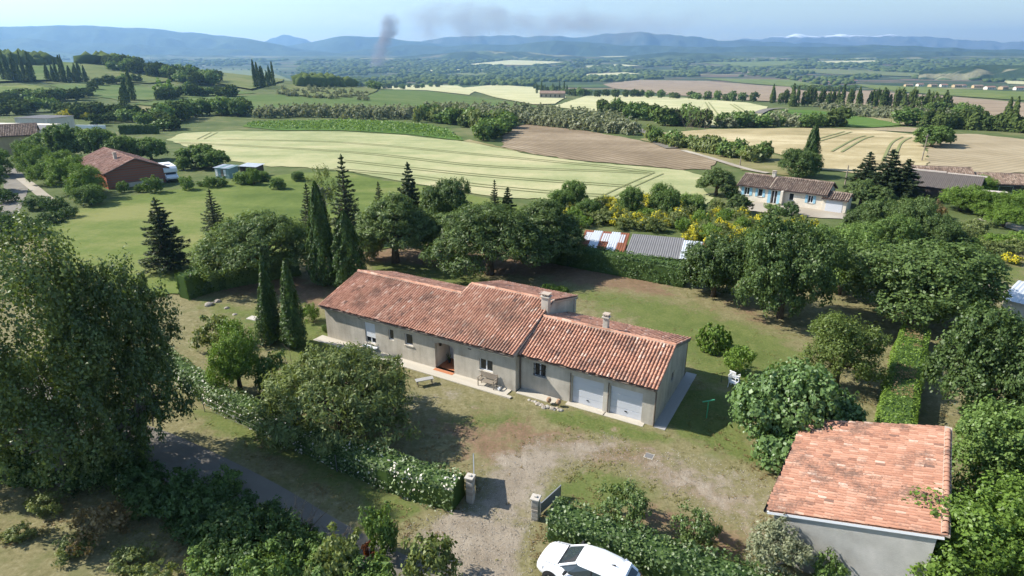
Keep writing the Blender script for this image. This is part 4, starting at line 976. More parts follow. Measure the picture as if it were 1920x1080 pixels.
# local frame: +y along the eave away from the viewer, +x up the single slope
FW, FD, FS, FZ = 6.15, 8.73, .30, 2.5
fz = FZ+FS*FW
pro = [(.35,-.3),(FW-.2,-.3),(FW-.2,fz-.2),(.35,FZ+FS*.35-.1)]
MB().prism(pro, 'y', .12, .34).build('gable_wall', 'render_rough', fg); MB().prism(pro, 'y', FD-.52, FD-.30).build('gable_wall', 'render_rough', fg)
MB().box(.35, .58, .342, FD-.522, -.3, FZ-.02).build('side_wall', 'render_rough', fg); MB().box(FW-.43, FW-.2, .342, FD-.522, -.3, fz-.26).build('side_wall', 'render_rough', fg)
froof = slab([(.08,.02,FZ-.01),(FW,.02,fz-.03),(FW,FD-.02,fz-.03),(.08,FD-.02,FZ-.01)]).build('roof', 'tile_bed', fg)
rngf = np.random.default_rng(31); upv = np.array([FW,0,fz-FZ]); ul = np.linalg.norm(upv); upv /= ul
cov, ch, ids = tile_arrays((0,.10,FZ), (0,1,0), upv, FD-.2, ul, .20, .38, rngf, .074)
cen = np.array([np.mean(c, 0) for c in cov]); near = np.argsort(cen[:,1]+.12*np.abs(cen[:,0]-3))[:300]; nearset = set(near.tolist())
single = tiles_mesh([cov[0]], 'tile_single'); ref = np.mean(cov[0], 0)
for v in single.vertices: v.co = Vector(np.array(v.co)-ref)
single.name = 'roof_tile'
for i in near:
    t_ = bpy.data.objects.new('roof_tile', single); C.objects.link(t_); t_.parent = froof; t_.location = cen[i]; t_.rotation_euler = (0,rngf.normal(0,.01),rngf.normal(0,.015))
o = obj('roof_tiles', tiles_mesh([c for i, c in enumerate(cov) if i not in nearset], 'tile_outbuilding'), froof); o['kind'] = 'stuff'
o = obj('channel_tiles', tiles_mesh(ch, 'tile_channel'), froof); o['kind'] = 'stuff'
ridge_caps(froof, (FW,.05,fz+.03), (FW,FD-.05,fz+.03), 'tile_outbuilding', seed=34, r=.13)
MB().bar((.02,.04,FZ-.10), (FW,.04,fz-.12), .05, .13).build('verge_board', 'white_paint', froof)
MB().bar((.02,FD-.04,FZ-.10), (FW,FD-.04,fz-.12), .05, .13).build('verge_board', 'white_paint', froof)
gutter(fg, (-.07,.0,FZ-.05), (-.07,FD,FZ-.05), 'iron')
MB().box(.30, .349, .10, .45, -.3, FZ-.05).build('corner_trim', 'render_cream', fg)
# ------------------------------------------------------------------ other buildings
def gable_house(name, label, x, y, ang, L, D, he, zr, wallm, tilem, ops=(), over=.3, chim=None, row=.5, pitch=.3, seed=0, ridge_at=.5, z=None, gable_op=None, cat='house', bed='tile_bed'):
    """house with ridge along local x; front at local y=0 faces -y. returns (thing, roof)"""
    z = float(zt(x, y)) if z is None else z; t_ = thing(name, label, cat, (x, y, z), ang); ry = D*ridge_at
    wall_with_openings(MB(), 0, L, -.6, he, 0, .3, [o[:4] for o in ops]).build('front_wall', wallm, t_)
    MB().box(0, L, D-.3, D, -.6, he).build('back_wall', wallm, t_)
    pr_ = [(.302,-.6),(D-.302,-.6),(D-.302,he-.02),(ry,zr-.14),(.302,he-.02)]
    for a, b in ((0,.3),(L-.3,L)): MB().prism(pr_, 'x', a, b).build('gable_wall', wallm, t_)
    s1 = (zr-he)/ry; s2 = (zr-he)/(D-ry); e1, e2 = he-s1*over, he-s2*over
    roof = slab([(-over,-over,e1),(L+over,-over,e1),(L+over,ry,zr),(-over,ry,zr)]).build('roof', bed, t_)
    slab([(-over,ry,zr),(L+over,ry,zr),(L+over,D+over,e2),(-over,D+over,e2)]).build('roof_slope', bed, roof)
    slope(roof, (-over+.1,-over,e1+.02), (L+over-.1,-over,e1+.02), (0,ry+over,zr-e1), tilem, pitch, row, seed, seg=3, r=pitch*.36)
    slope(roof, (-over+.1,D+over,e2+.02), (L+over-.1,D+over,e2+.02), (0,ry-D-over,zr-e2), tilem, pitch, row, seed+1, seg=3, r=pitch*.36)
    ridge_caps(roof, (-over,ry,zr+.03), (L+over,ry,zr+.03), tilem, seed=seed+2)
    for o in ops:
        w = window(t_, *o[:4], 0, o[4] if len(o) > 4 else 2, sill=o[2] > .3)
        if len(o) > 5:
            xa, xb, za, zb = o[:4]; hwid = (xb-xa)/2
            for a in (xa-hwid-.02, xb+.02): MB().box(a, a+hwid, -.05, -.004, za-.02, zb+.02).build('shutter', o[5], w)
    if chim: chimney(t_, *chim)
    gutter(t_, (-over,-over-.07,e1-.05), (L+over,-over-.07,e1-.05), 'zinc')
    return t_, roof
# red brick house on the left
bx, by = -68.6, 102.2; bang = math.radians(45)
bh, br_ = gable_house('brick_house', 'red brick house with low brown tiled gable roof and one chimney', bx, by, bang+PI/2, 19.5, 9.6, 2.7, 4.7, 'brick_wall', 'tile_pink', ops=[(3,4.2,.9,2.1)], chim=(6.0,6.3,3.6,5.1,.5,.5), seed=50)
for c in bh.children:     # ridge runs away from the viewer: put the house to the left of its gable corner
    pass
bh.location = (bx+9.6*math.cos(bang), by+9.6*math.sin(bang), float(zt(bx, by)))
MB().box(-.06, -.004, 1.0, 7.0, -.5, .75).build('plinth', 'render_grey', bh)
# white motorhome parked behind the brick house
def motorhome(x, y, ang):
    t_ = thing('motorhome', 'white motorhome parked at the corner of the brick house', 'motorhome', (x, y, float(zt(x,y))), ang)
    prof = [(-3.2,.55),(1.25,.55),(1.25,1.55),(2.3,1.75),(2.35,2.35),(1.9,2.75),(-3.1,2.85),(-3.2,2.7)]
    MB().prism(prof, 'y', -1.1, 1.1).build('living_body', 'white_paint', t_, bevel=.05)
    b = MB().prism([(1.255,.45),(3.1,.45),(3.15,.95),(2.95,1.15),(2.25,1.30),(1.7,1.98),(1.255,1.98)], 'y', -.98, .98).build('cab', 'white_paint', t_, bevel=.05)
    MB().add([(2.28,-.85,1.34),(2.28,.85,1.34),(1.76,.78,1.95),(1.76,-.78,1.95),(2.24,-.85,1.32),(2.24,.85,1.32),(1.72,.78,1.93),(1.72,-.78,1.93)], [(0,1,2,3),(7,6,5,4),(0,3,7,4),(1,5,6,2),(2,6,7,3),(0,4,5,1)]).build('windscreen', 'car_glass', b)
    for s in (-1,1): MB().box(1.35,2.05,s*.985-.006,s*.985+.006,1.25,1.8).build('side_window','car_glass',b); MB().box(3.1,3.17,s*.7-.15,s*.7+.15,.75,.95).build('headlight','lamp_glass',b)
    MB().box(3.08,3.2,-.95,.95,.42,.68).build('bumper','black_trim',b)
    for wx in (2.45,-1.9):
        for s in (-1,1):
            w = MB(); w.lathe([(.2,-.1),(.33,-.1),(.34,0),(.33,.1),(.2,.1)], 18); o = w.build('wheel','rubber',t_,True); o.rotation_euler=(PI/2,0,0); o.location=(wx,s*.9,.34)
    MB().box(-2.4,-1.2,-1.112,-1.10,1.5,2.1).build('side_window','car_glass',t_); MB().box(-1.0,.2,-.5,.5,2.86,2.95).build('roof_hatch','white_plastic',t_)
mh = at(318,340); motorhome(mh[0]-.6, mh[1]+1.2, math.radians(-50))
# ochre house and pale sheds on the left edge
h1, _ = gable_house('ochre_house', 'ochre rendered house with brown tile roof at the left edge', -122, 134.5, math.radians(34), 15, 11, 4.2, 6.2, 'render_ochre', 'tile_old', ops=[(1.5,2.7,.6,3.0,2),(6,7.2,.8,2.4,2),(11.5,12.7,.2,2.4,2)], seed=60)
def shed(name, label, x, y, ang, L, D, h0, h1, ridge, wallm, roofm, sheets=8, z=None, cat='shed', over=.25):
    """low building with profiled sheet roof, each sheet a part"""
    t_ = thing(name, label, cat, (x, y, float(zt(x,y)) if z is None else z), ang)
    MB().prism([(0,-.5),(D,-.5),(D,h1-.05),(D*ridge,max(h0,h1)-.05) if 0 < ridge < 1 else (D*.5,(h0+h1)/2-.05),(0,h0-.05)], 'x', .0, L).build('wall', wallm, t_)
    slopes = [((-over,h0-(over)*.1),(D+over,h1+.02))] if not 0 < ridge < 1 else None
    r_ = None
    if slopes:
        (ya,za),(yb,zb) = slopes[0]; segs = [(ya,za,yb,zb)]
    else:
        zr = max(h0,h1)+.0; hh = min(h0,h1); segs = [(-over,hh-.1,D*ridge,zr),(D*ridge,zr,D+over,hh-.1)]
    k = 0
    for ya, za, yb, zb in segs:
        for i in range(sheets):
            a = -over+(L+2*over)*i/sheets; b = -over+(L+2*over)*(i+1)/sheets-.01; m = MB(); n = 8; vs = []
            for j in range(n+1):
                x_ = a+(b-a)*j/n; dz = .045 if j % 2 else 0; vs += [(x_,ya,za+dz+.004*(i%2)), (x_,yb,zb+dz+.004*(i%2))]
            vs2 = [(p[0],p[1],p[2]-.02) for p in vs]; o_ = len(vs)
            m.add(vs+vs2, [(2*j,2*j+1,2*j+3,2*j+2) for j in range(n)]+[(o_+2*j,o_+2*j+2,o_+2*j+3,o_+2*j+1) for j in range(n)]+[(2*j,2*j+2,o_+2*j+2,o_+2*j) for j in range(n)])
            m.build('roof_sheet', roofm[k % len(roofm)] if isinstance(roofm, list) else roofm, t_); k += 1
    return t_
shed('shed_hall', 'pale grey sheet roofed hall beside the ochre house, higher one behind', -136, 171, math.radians(-12), 11, 8, 5.6, 5.6, 0, 'render_cream', 'sheet_grey', 8)
s2 = shed('shed_hall', 'low pale hall with dull grey double pitch roof behind the ochre house', -137, 158, math.radians(-8), 18, 8, 3.4, 4.6, .5, 'render_cream', 'sheet_grey', 9)
for px in (120,160,182): 
    x, y = at(px, 241); MB_ = MB().box(-3,3,-.2,.2,-.5,1.1); o = MB_.build('garden_wall', 'white_paint'); o.location = (x,y,float(zt(x,y))); o.rotation_euler=(0,0,-.1); tag(o, 'short white garden wall below the yellow broom near left edge', 'wall', 'white garden walls near the pale halls')
# pale hut with teal cover in the meadow corner
hx_, hy_ = at(405,333); ht = shed('garden_hut', 'small teal and white hut at the far edge of the meadow', hx_, hy_, -.35, 3.4, 2.2, 1.9, 2.1, 0, 'teal_tarp', ['sheet_white','teal_tarp'], 4)
for i in range(5): MB().box(.15+i*.65,.65+i*.65,-.06,-.004,.3+.2*(i%2),1.6).build('panel', ['white_plastic','teal_tarp','wood_grey'][i%3], ht)
hx2, hy2 = at(452,330); shed('woodshed', 'low shed with pale roof next to the small teal hut', hx2, hy2, -.3, 3.6, 2.2, 1.9, 2.1, 0, 'plank_dark', 'sheet_white', 3)
# farmhouse with blue shutters
fx, fy = 36.0, 95.4; fang = math.radians(-38)
fh, froof2 = gable_house('farmhouse', 'pale farmhouse with pale blue shutters and weathered brown tile roof', fx, fy, fang, 12.6, 6.6, 2.4, 3.65, 'render_cream', 'tile_old',
    ops=[(.9,1.7,.9,2.1,2,'shutter_blue'),(3.0,3.7,.9,2.1,1,'shutter_blue'),(5.0,5.9,.05,2.1,2,'shutter_blue'),(7.6,8.3,.9,2.0,1),(10.3,11.0,.9,2.0,2,'shutter_blue')], chim=(4.2,3.1,3.0,4.3,.5,.5), seed=70, ridge_at=.5)
MB().bar((4.75,-.32,2.50), (4.75,3.2,3.70), .10, .12).build('verge_tiles', 'mortar', froof2)
MB().box(6.55,6.9,-.9,-.02,.0,2.3).build('buttress', 'render_cream', fh)
g2, _ = gable_house('farm_garage', 'small pale garage with tiled roof and white door beside the farmhouse', 45.6, 87.6, fang, 3.2, 3.8, 1.95, 2.6, 'render_cream', 'tile_old', ops=[], seed=75, over=.2, cat='garage')
MB().box(.5,2.7,-.04,-.004,.05,1.75).build('garage_door', 'door_white', g2)
# long low barns on the right
b1, _ = gable_house('long_barn', 'long low barn with ribbed tile roof at the right, nearest part', 67.0, 100.0, math.radians(-13), 8.6, 6.6, 2.5, 4.0, 'plank_dark', 'tile_old', ops=[(2.4,3.3,.6,1.8,1),(4.4,5.0,.6,1.8,1),(5.4,6.0,.6,1.8,1)], seed=80, cat='barn')
b2, _ = gable_house('long_barn', 'dark open fronted barn continuing from the ribbed barn towards right edge', 75.8, 97.8, math.radians(-13), 17, 6.2, 2.2, 3.3, 'plank_dark', 'tile_old', ops=[(1,5,.0,1.8,2),(6,10,.0,1.8,2)], seed=84, cat='barn')
sx_, sy_ = at(1738,372); ss_ = shed('lean_to_shed', 'weathered grey sheet roofed lean-to with pale beam below the long barn', sx_-3.0, sy_+1.5, math.radians(-40), 9.5, 5.0, 2.0, 3.6, 0, 'plank_dark', 'sheet_dark', 10)
MB().box(-.4,4.6,5.1,5.5,3.62,3.82).build('ridge_beam', 'beam_pale', ss_); MB().box(4.8,10,5.05,5.45,3.5,3.70).build('ridge_beam', 'beam_pale', ss_)
qx, qy = at(1822,395); shed('open_shelter', 'dark roofed shelter with pale gable boards among the bushes', qx, qy, math.radians(-30), 4.0, 3.4, 1.9, 2.7, .5, 'beam_pale', 'plank_dark', 3)
# corrugated sheds beyond the clipped hedge
shed('corrugated_shed', 'low shed with white and rusty corrugated roof sheets behind the long hedge', 7.4, 63.3, math.radians(-17), 4.6, 4.4, 1.75, 2.5, 0, 'plank_dark', ['rust','sheet_white','rust','sheet_white','rust'], 5)
shed('corrugated_shed', 'low shed with dull grey corrugated roof between the rusty and white ones', 12.3, 61.5, math.radians(-19), 5.2, 4.6, 1.7, 2.5, 0, 'plank_dark', 'sheet_grey', 6)
shed('corrugated_shed', 'low shed with white corrugated roof next to the round oak', 17.6, 59.7, math.radians(-20), 4.6, 4.0, 1.75, 2.45, 0, 'plank_dark', ['sheet_white','sheet_white','rust','sheet_white'], 5)
for i, (a, b, z_) in enumerate(((.1,1.7,.72),(1.9,4.4,.66))):
    o = MB().hexa([(7.9+a,63.3+a*-.29+1.9,1.99),(7.9+b,63.3+b*-.29+1.9,1.99),(8.5+b,63.3+b*-.29+3.9,2.40),(8.5+a,63.3+a*-.29+3.9,2.40),(7.9+a,63.3+a*-.29+1.9,2.16),(7.9+b,63.3+b*-.29+1.9,2.16),(8.5+b,63.3+b*-.29+3.9,2.50),(8.5+a,63.3+a*-.29+3.9,2.50)]).build('loose_sheet', 'sheet_white')
    tag(o, ['short', 'long'][i]+' loose white sheet lying on the rusty shed roof', 'metal sheet', 'loose sheets on the rusty shed')
wx_, wy_ = at(1900,610); shed('shed_hall', 'white flat roofed shed at the right edge behind the dark green tree', wx_-1.2, wy_+.3, math.radians(-50), 8, 5, 2.3, 2.6, 0, 'render_cream', 'sheet_white', 7)
# far farm and houses, a few pixels each
def far_house(x, y, ang, L, D, h, label, wallm='render_cream', roofm='tile_old', group=None):
    z = float(zt(x,y)); t_ = thing('far_house', label, 'house', (x,y,z), ang, group)
    MB().prism([(0,-1),(D,-1),(D,h),(D/2,h*1.4),(0,h)], 'x', 0, L).build('wall', wallm, t_)
    m = MB()
    for ya, za, yb, zb in ((-.5,h-.15,D/2,h*1.4+.15),(D/2,h*1.4+.15,D+.5,h-.15)): m.hexa([(-.4,ya,za-.1),(L+.4,ya,za-.1),(L+.4,yb,zb-.1),(-.4,yb,zb-.1),(-.4,ya,za+.1),(L+.4,ya,za+.1),(L+.4,yb,zb+.1),(-.4,yb,zb+.1)])
    m.build('roof', roofm, t_)
    for i in range(max(2,int(L/4))): a = 1+(L-2)*i/max(1,int(L/4)); MB().box(a,a+1.2,-.05,-.01,h*.3,h*.75).build('window','glass',t_)
fxp = at(1012,184); far_house(fxp[0], fxp[1], -.12, 22, 10, 4.2, 'stone farm with brown roof among dark trees in the wheat', 'stone_grey', 'tile_old')
gp = 'row of pale houses on the far plain'
for i, (px, py, L) in enumerate(((1545,157,14),(1562,156,12),(1600,154,14),(1698,163,13),(1722,162,11),(1746,163,15),(1765,163,11),(1790,164,13),(1805,164,9),(1826,165,15),(1851,168,14),(1880,168,12),(1905,169,12))):
    x, y = at(px, py); far_house(x, y, -.1+.2*(i%3), L, 8, 3.6, 'pale small house in the distant row beyond the green strip at right', group=gp, wallm=['render_cream','render_ochre'][i%2], roofm=['tile_pink','tile_old'][i%2])
for i, (px, py) in enumerate(((561,131),(570,129),(580,132),(590,130),(575,134))):
    x, y = at(px, py); far_house(x, y, .2*i, 11, 8, 4, 'small house of the hamlet among trees beyond the cypress group', group='hamlet houses', roofm='tile_pink')
# electricity poles
for px, py, top, lab in ((1728,302,252,'leaning wooden pole beside the wheat field and lone tree'), (1584,346,310,'wooden pole in the bushes right of the farmhouse'), (1387,311,300,'short grey pole beside the farm track')):
    x, y = at(px,py); h = max(2.0, height_to(x,y,top)); t_ = thing('utility_pole', lab, 'pole', (x,y,float(zt(x,y))), .4); MB().tube([(0,0,-.3),(.02,0,h)], [.14,.09], 8).build('shaft','wood_grey',t_)
    if h > 3.5: MB().box(-.7,.7,-.06,.06,h-.45,h-.33).build('crossarm','wood_grey',t_)
# ------------------------------------------------------------------ species
broad('locust_a', 'full', 12.5, 5.6, 'leaf_hero', 'bark_grey', 101, 5.0, .155, .22)
broad('locust_b', 'full', 9.5, 4.6, 'leaf_hero', 'bark_grey', 102, 3.6, .155, .25)
broad('oak_a', 'oak', 7.5, 4.2, 'leaf_oak', 'bark', 103, 2.8, .20)
broad('oak_b', 'oak', 8, 5.0, 'leaf_oak', 'bark', 104, 3.4, .21)
broad('loose_a', 'loose', 6, 3.2, 'leaf_loose', 'bark', 105, 2.4, .17)
broad('fig', 'fig', 4.6, 3.8, 'leaf_fig', 'bark_grey', 106, 2.6, .21, .10)
broad('broad_a', 'broad', 7, 3.4, 'leaf_broad', 'bark', 107, 1.8, .22)
broad('broad_b', 'broad', 7, 3.4, 'leaf_bright', 'bark', 108, 2.0, .18)
broad('broad_c', 'oak', 7, 3.6, 'leaf_broad', 'bark', 109, 1.5, .28)
broad('thin_tree', 'loose', 6, 2.6, 'leaf_scrub', 'bark_grey', 122, .45, .16, .6)
broad('small_olive', 'loose', 2.6, 1.5, 'leaf_olive', 'bark_grey', 110, 1.0, .12, .35)
pine_round('pine_a', 6.6, 5.2, 'leaf_pine', 111, 1.7, base=.20, ls=.27)
pine_round('pine_b', 6.4, 3.8, 'leaf_pine', 112, 1.4, base=.20, ls=.26)
pine_round('pine_low', 4.6, 5.2, 'leaf_pine_grey', 113, 1.25, base=.10, ls=.26)
pine_round('pine_small', 5, 2.6, 'leaf_pine', 114, .7, ls=.3)
cypress('cypress_a', 9.5, 1.25, 115, 14000); cypress('cypress_b', 7, 1.5, 116, 13000); cypress('cypress_c', 6.5, .9, 117, 12000, spires=3, ls=.16); cypress('cypress_far', 9, 1.3, 118, 2200, ls=.5)
fir('fir_a', 7.5, 2.1, 119, tiers=19, sparse=1.6, ls=.24); fir('fir_b', 8, 1.8, 120, tiers=17, sparse=.8, tilt=.28); fir('fir_c', 7, 2.4, 121, tiers=14, sparse=1.3, ls=.4, tilt=.05)
shrub_mesh('bush_green', 1.6, 1.3, 'leaf_broad', 130, 90, 40, .13); shrub_mesh('bush_bright', 1.5, 1.2, 'leaf_bright', 131, 90, 40, .11)
shrub_mesh('bush_round', 1.2, 1.25, 'leaf_box', 132, 300, 34, .125, lobes=0, spread=.16); shrub_mesh('bush_scrub', 1.8, 1.5, 'leaf_scrub', 133, 80, 36, .16)
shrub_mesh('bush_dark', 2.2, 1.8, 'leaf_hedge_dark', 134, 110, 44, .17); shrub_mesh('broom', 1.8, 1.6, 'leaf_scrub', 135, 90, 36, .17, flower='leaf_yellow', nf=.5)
shrub_mesh('broom_full', 1.6, 1.5, 'leaf_scrub', 136, 80, 36, .17, flower='leaf_yellow', nf=.95); shrub_mesh('bush_dry', 1.4, 1.4, 'leaf_dry', 137, 50, 30, .15)
shrub_mesh('bush_topiary', 1.5, 1.6, 'leaf_hedge', 138, 120, 40, .11, lobes=5, spread=.35); shrub_mesh('bush_grey', 1.6, 1.6, 'leaf_olive', 139, 80, 36, .15); shrub_mesh('bush_red', .8, .7, 'leaf_red', 140, 30, 26, .12)
far_tree('far_oak', 8, 4.2, 'leaf_far', 150, n=60, per=20, ls=1.0); far_tree('far_oak2', 8, 4.4, 'leaf_broad', 151, n=60, per=20, ls=1.0); far_tree('far_olive', 4, 2.3, 'leaf_olive', 152, n=30, per=16, ls=.6)
far_tree('far_cypress', 10, 1.5, 'leaf_far', 153, 'spire', n=30, per=16, ls=1.0); far_tree('far_bush', 3, 2.6, 'leaf_scrub', 154, n=30, per=16, ls=.7); far_tree('far_bright', 7, 3.6, 'leaf_bright', 155, n=40, per=16, ls=.9)
# ------------------------------------------------------------------ garden trees
put_px('locust_a', 'locust_tree', 'huge pale leaved tree filling the left side beside the road', 'tree', 125, 900, 402, 400, rz=.4)
put_px('locust_b', 'locust_tree', 'tall leafy tree right of the huge one, leaning over the road', 'tree', 275, 862, 468, 260, rz=2.0)
put_px('locust_b', 'locust_tree', 'shaded leafy tree at the left edge below the huge tree', 'tree', -15, 880, 620, 220, rz=1.0)
put_px('pine_low', 'low_pine', 'wide low grey green pine in front of the bungalow entrance', 'tree', 642, 806, 655, 325, rz=.3)
put_px('broad_b', 'young_tree', 'small bright green tree left of the wide low pine', 'tree', 452, 735, 612, 105)
put_px('bush_scrub', 'shrub', 'loose grey green shrub between big left tree and cypress pair', 'shrub', 405, 650, 585, 90)
put_px('bush_green', 'shrub', 'dark green shrub under the left end of the low pine', 'shrub', 515, 735, 655, 80)
put_px('bush_bright', 'shrub', 'small light green shrub at the left corner of the bungalow', 'shrub', 580, 603, 566, 44)
put_px('bush_green', 'shrub', 'tiny shrub against the left gable of the bungalow', 'shrub', 610, 622, 606, 16)
put_px('cypress_c', 'cypress', 'left cypress of the near pair, with several spires', 'tree', 515, 640, 476, 62)
put_px('cypress_c', 'cypress', 'right cypress of the near pair, darker and broader', 'tree', 556, 652, 486, 66)
put_px('cypress_a', 'cypress', 'tallest slender dark cypress behind the bungalow left end', 'tree', 612, 535, 340, 58)
put_px('cypress_b', 'cypress', 'broad green cypress directly behind the bungalow left roof', 'tree', 657, 540, 396, 72)
P_ = 'tree'
put_px('pine_a', 'stone_pine', 'largest round pine behind the middle of the bungalow', P_, 918, 514, 370, 250)
put_px('pine_b', 'stone_pine', 'round pine right of the largest one, beside the rusty shed', P_, 1014, 496, 370, 180)
put_px('pine_b', 'stone_pine', 'round pine behind the two big cypresses, on their right', P_, 742, 492, 358, 172)
put_px('pine_small', 'stone_pine', 'low pine crowding the left side of the largest round pine', P_, 832, 488, 392, 110)
put_px('pine_a', 'stone_pine', 'wide round pine left of the big cypresses at the lawn corner', P_, 492, 522, 386, 240)
put_px('bush_grey', 'shrub', 'grey green shrub at the foot of the pine right of the cypresses', 'shrub', 690, 488, 430, 70)
put_px('fir_a', 'fir_tree', 'dense dark conifer standing alone in front of the meadow', P_, 318, 508, 373, 98)
put_px('fir_b', 'fir_tree', 'dark conifer at the meadow edge behind the wide left pine', P_, 408, 450, 356, 52)
put_px('fir_b', 'fir_tree', 'small conifer peeping out left of the tallest cypress', P_, 585, 445, 345, 44)
put_px('fir_b', 'fir_tree', 'tall spiky conifer rising behind the two big cypresses', P_, 655, 455, 292, 66)
put_px('fir_c', 'fir_tree', 'dark pyramid conifer in front of the wheat, behind the pines', P_, 770, 410, 306, 54)
put_px('fir_b', 'fir_tree', 'small dark conifer top left of the pyramid conifer', P_, 714, 412, 341, 32)
put_px('fir_b', 'fir_tree', 'small conifer tip above the largest round pine', P_, 928, 420, 338, 30)
put_px('fir_c', 'fir_tree', 'short conifer right of the small tip above the largest pine', P_, 952, 420, 352, 44)
put_px('thin_tree', 'sparse_tree', 'sparse thin crowned tree behind the tallest cypress', P_, 612, 420, 304, 70)
put_px('oak_a', 'evergreen_oak', 'dense dome shaped evergreen behind the round pines', P_, 838, 425, 334, 100)
put_px('oak_a', 'evergreen_oak', 'round dark oak at the right end of the long hedge', P_, 1337, 556, 438, 132)
put_px('oak_b', 'large_oak', 'large green oak right of the round dark oak', P_, 1462, 596, 410, 185)
put_px('oak_b', 'large_oak', 'broadest oak on the right, behind the loose light tree', P_, 1705, 606, 450, 275)
put_px('broad_a', 'broadleaf_tree', 'tree filling the gap between the two large oaks', P_, 1572, 552, 428, 115)
put_px('loose_a', 'loose_tree', 'loose light green tree standing at the lawn edge on the right', P_, 1565, 722, 586, 165)
put_px('oak_a', 'broadleaf_tree', 'dense blue green tree at the right edge above the garage', P_, 1838, 800, 574, 205)
put_px('fig', 'fig_tree', 'round fig tree with big leaves behind the detached garage', P_, 1478, 842, 682, 250)
put_px('broad_a', 'broadleaf_tree', 'olive green tree behind the right side of the detached garage', P_, 1850, 930, 765, 175)
put_px('broad_b', 'broadleaf_tree', 'bright green tree in the lower right corner hiding the garage corner', P_, 1800, 1130, 925, 270)
put_px('broad_b', 'broadleaf_tree', 'fresh green tree top at the right edge above the corner tree', P_, 1930, 1050, 885, 170)
put_px('small_olive', 'small_olive', 'small grey olive tree in front of the detached garage wall', P_, 1445, 1085, 990, 130)
put_px('bush_green', 'shrub', 'leafy shrub in front of the garage wall beside the small olive', 'shrub', 1545, 1120, 1040, 90)
put_px('bush_topiary', 'clipped_olive', 'larger rounded clipped shrub behind the right front hedge', 'shrub', 1172, 978, 902, 118)
put_px('bush_topiary', 'clipped_olive', 'smaller rounded clipped shrub behind the right front hedge', 'shrub', 1305, 1016, 955, 112)
put_px('bush_round', 'round_bush', 'clipped round green bush alone on the right lawn', 'shrub', 1337, 655, 608, 70)
put_px('bush_bright', 'yellow_green_shrub', 'bushy yellow green shrub between round bush and fig tree', 'shrub', 1386, 700, 643, 66)
put_px('bush_round', 'round_bush', 'low bright clipped bush behind the bungalow chimney, left one', 'shrub', 1030, 552, 532, 40)
put_px('bush_round', 'round_bush', 'low bright clipped bush behind the bungalow chimney, right one', 'shrub', 1052, 556, 536, 34)
# clipped hedges
hedge('hedge', 'front hedge left of the gate, full of white blossom', [at(300,672),at(345,712),at(420,762),at(520,812),at(640,866),at(760,915),at(862,945)], [1.3,1.4,1.5,1.5,1.6,1.7,1.7], [1.2,1.3,1.35,1.4,1.5,1.6,1.6], 'leaf_hedge', 201, .15, 95, flower='leaf_blossom', nf=.17, flower_side=-1)
hedge('hedge', 'front hedge right of the gate behind the white car', [at(1035,992),at(1100,1014),at(1180,1046),at(1330,1098),at(1560,1178)], 1.8, [1.5,1.4,1.35,1.35,1.4], 'leaf_hedge', 202, .15, 100)
hedge('hedge', 'long clipped dark hedge in front of the corrugated sheds', [at(1030,488),at(1120,505),at(1215,522),at(1285,535)], 2.0, 2.3, 'leaf_hedge_dark', 203, .18, 60)
hedge('hedge', 'flat topped hedge with brown patches along the right boundary', [at(1678,812,1.5),at(1690,740,1.5),at(1700,690,1.5),at(1711,640,1.5),at(1718,612,1.5)], 2.2, 1.6, 'leaf_box', 204, .12, 110, brown=.02)
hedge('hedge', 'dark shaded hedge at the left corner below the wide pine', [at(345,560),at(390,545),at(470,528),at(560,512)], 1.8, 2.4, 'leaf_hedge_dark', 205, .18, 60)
hedge('hedge', 'dark clipped hedge behind the shrubs in the left background', [at(225,252),at(260,251),at(298,251)], 1.5, 2.6, 'leaf_hedge_dark', 206, .4, 18)
# undergrowth in the near left corner
UG = 'undergrowth below the big left trees'
ORD = ['leftmost', 'second from left', 'third from left', 'fourth from left', 'fifth from left', 'sixth from left', 'seventh from left', 'eighth from left', 'ninth from left', 'tenth from left', 'eleventh from left', 'twelfth from left', 'thirteenth from left', 'fourteenth from left', 'fifteenth from left', 'sixteenth from left', 'seventeenth from left', 'eighteenth from left', 'nineteenth from left', 'twentieth from left']
def number(objs):
    """things of a row told apart by their order across the view"""
    if 1 < len(objs) <= 40:
        objs = sorted(objs, key=lambda o: o.location.x/o.location.y); n = len(objs)
        for i, o in enumerate(objs): o['label'] += ', '+(ORD[i] if i < 20 and (n <= 20 or i < n/2) else ORD[n-1-i].replace('left', 'right'))
def many(proto, name, label, cat, spots, group, hj=(.85,1.15)):
    number([put(proto, name, label, cat, *at(px, py), h*random.uniform(*hj), r, None, group) for px, py, h, r in spots])
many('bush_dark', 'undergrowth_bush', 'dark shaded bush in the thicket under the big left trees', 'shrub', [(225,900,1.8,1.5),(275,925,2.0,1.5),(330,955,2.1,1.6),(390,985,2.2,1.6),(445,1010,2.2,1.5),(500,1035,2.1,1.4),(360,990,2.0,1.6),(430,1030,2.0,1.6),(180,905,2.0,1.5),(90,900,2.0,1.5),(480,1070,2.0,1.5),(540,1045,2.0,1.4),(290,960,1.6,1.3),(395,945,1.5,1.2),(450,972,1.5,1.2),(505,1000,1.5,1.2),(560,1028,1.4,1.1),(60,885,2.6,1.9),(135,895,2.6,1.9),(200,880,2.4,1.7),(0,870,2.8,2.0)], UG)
many('bush_green', 'undergrowth_bush', 'leafy green bush at the road edge in the bottom left', 'shrub', [(590,1060,1.8,1.3),(510,1110,2.2,1.5),(620,1110,2.0,1.5),(430,930,1.5,1.1),(700,1120,1.9,1.4),(400,1080,1.8,1.4)], UG)
put_px('bush_scrub', 'scrub_bush', 'pale scrubby bush at the bottom edge left of the gravel entrance', 'shrub', 640, 1085, 985, 120)
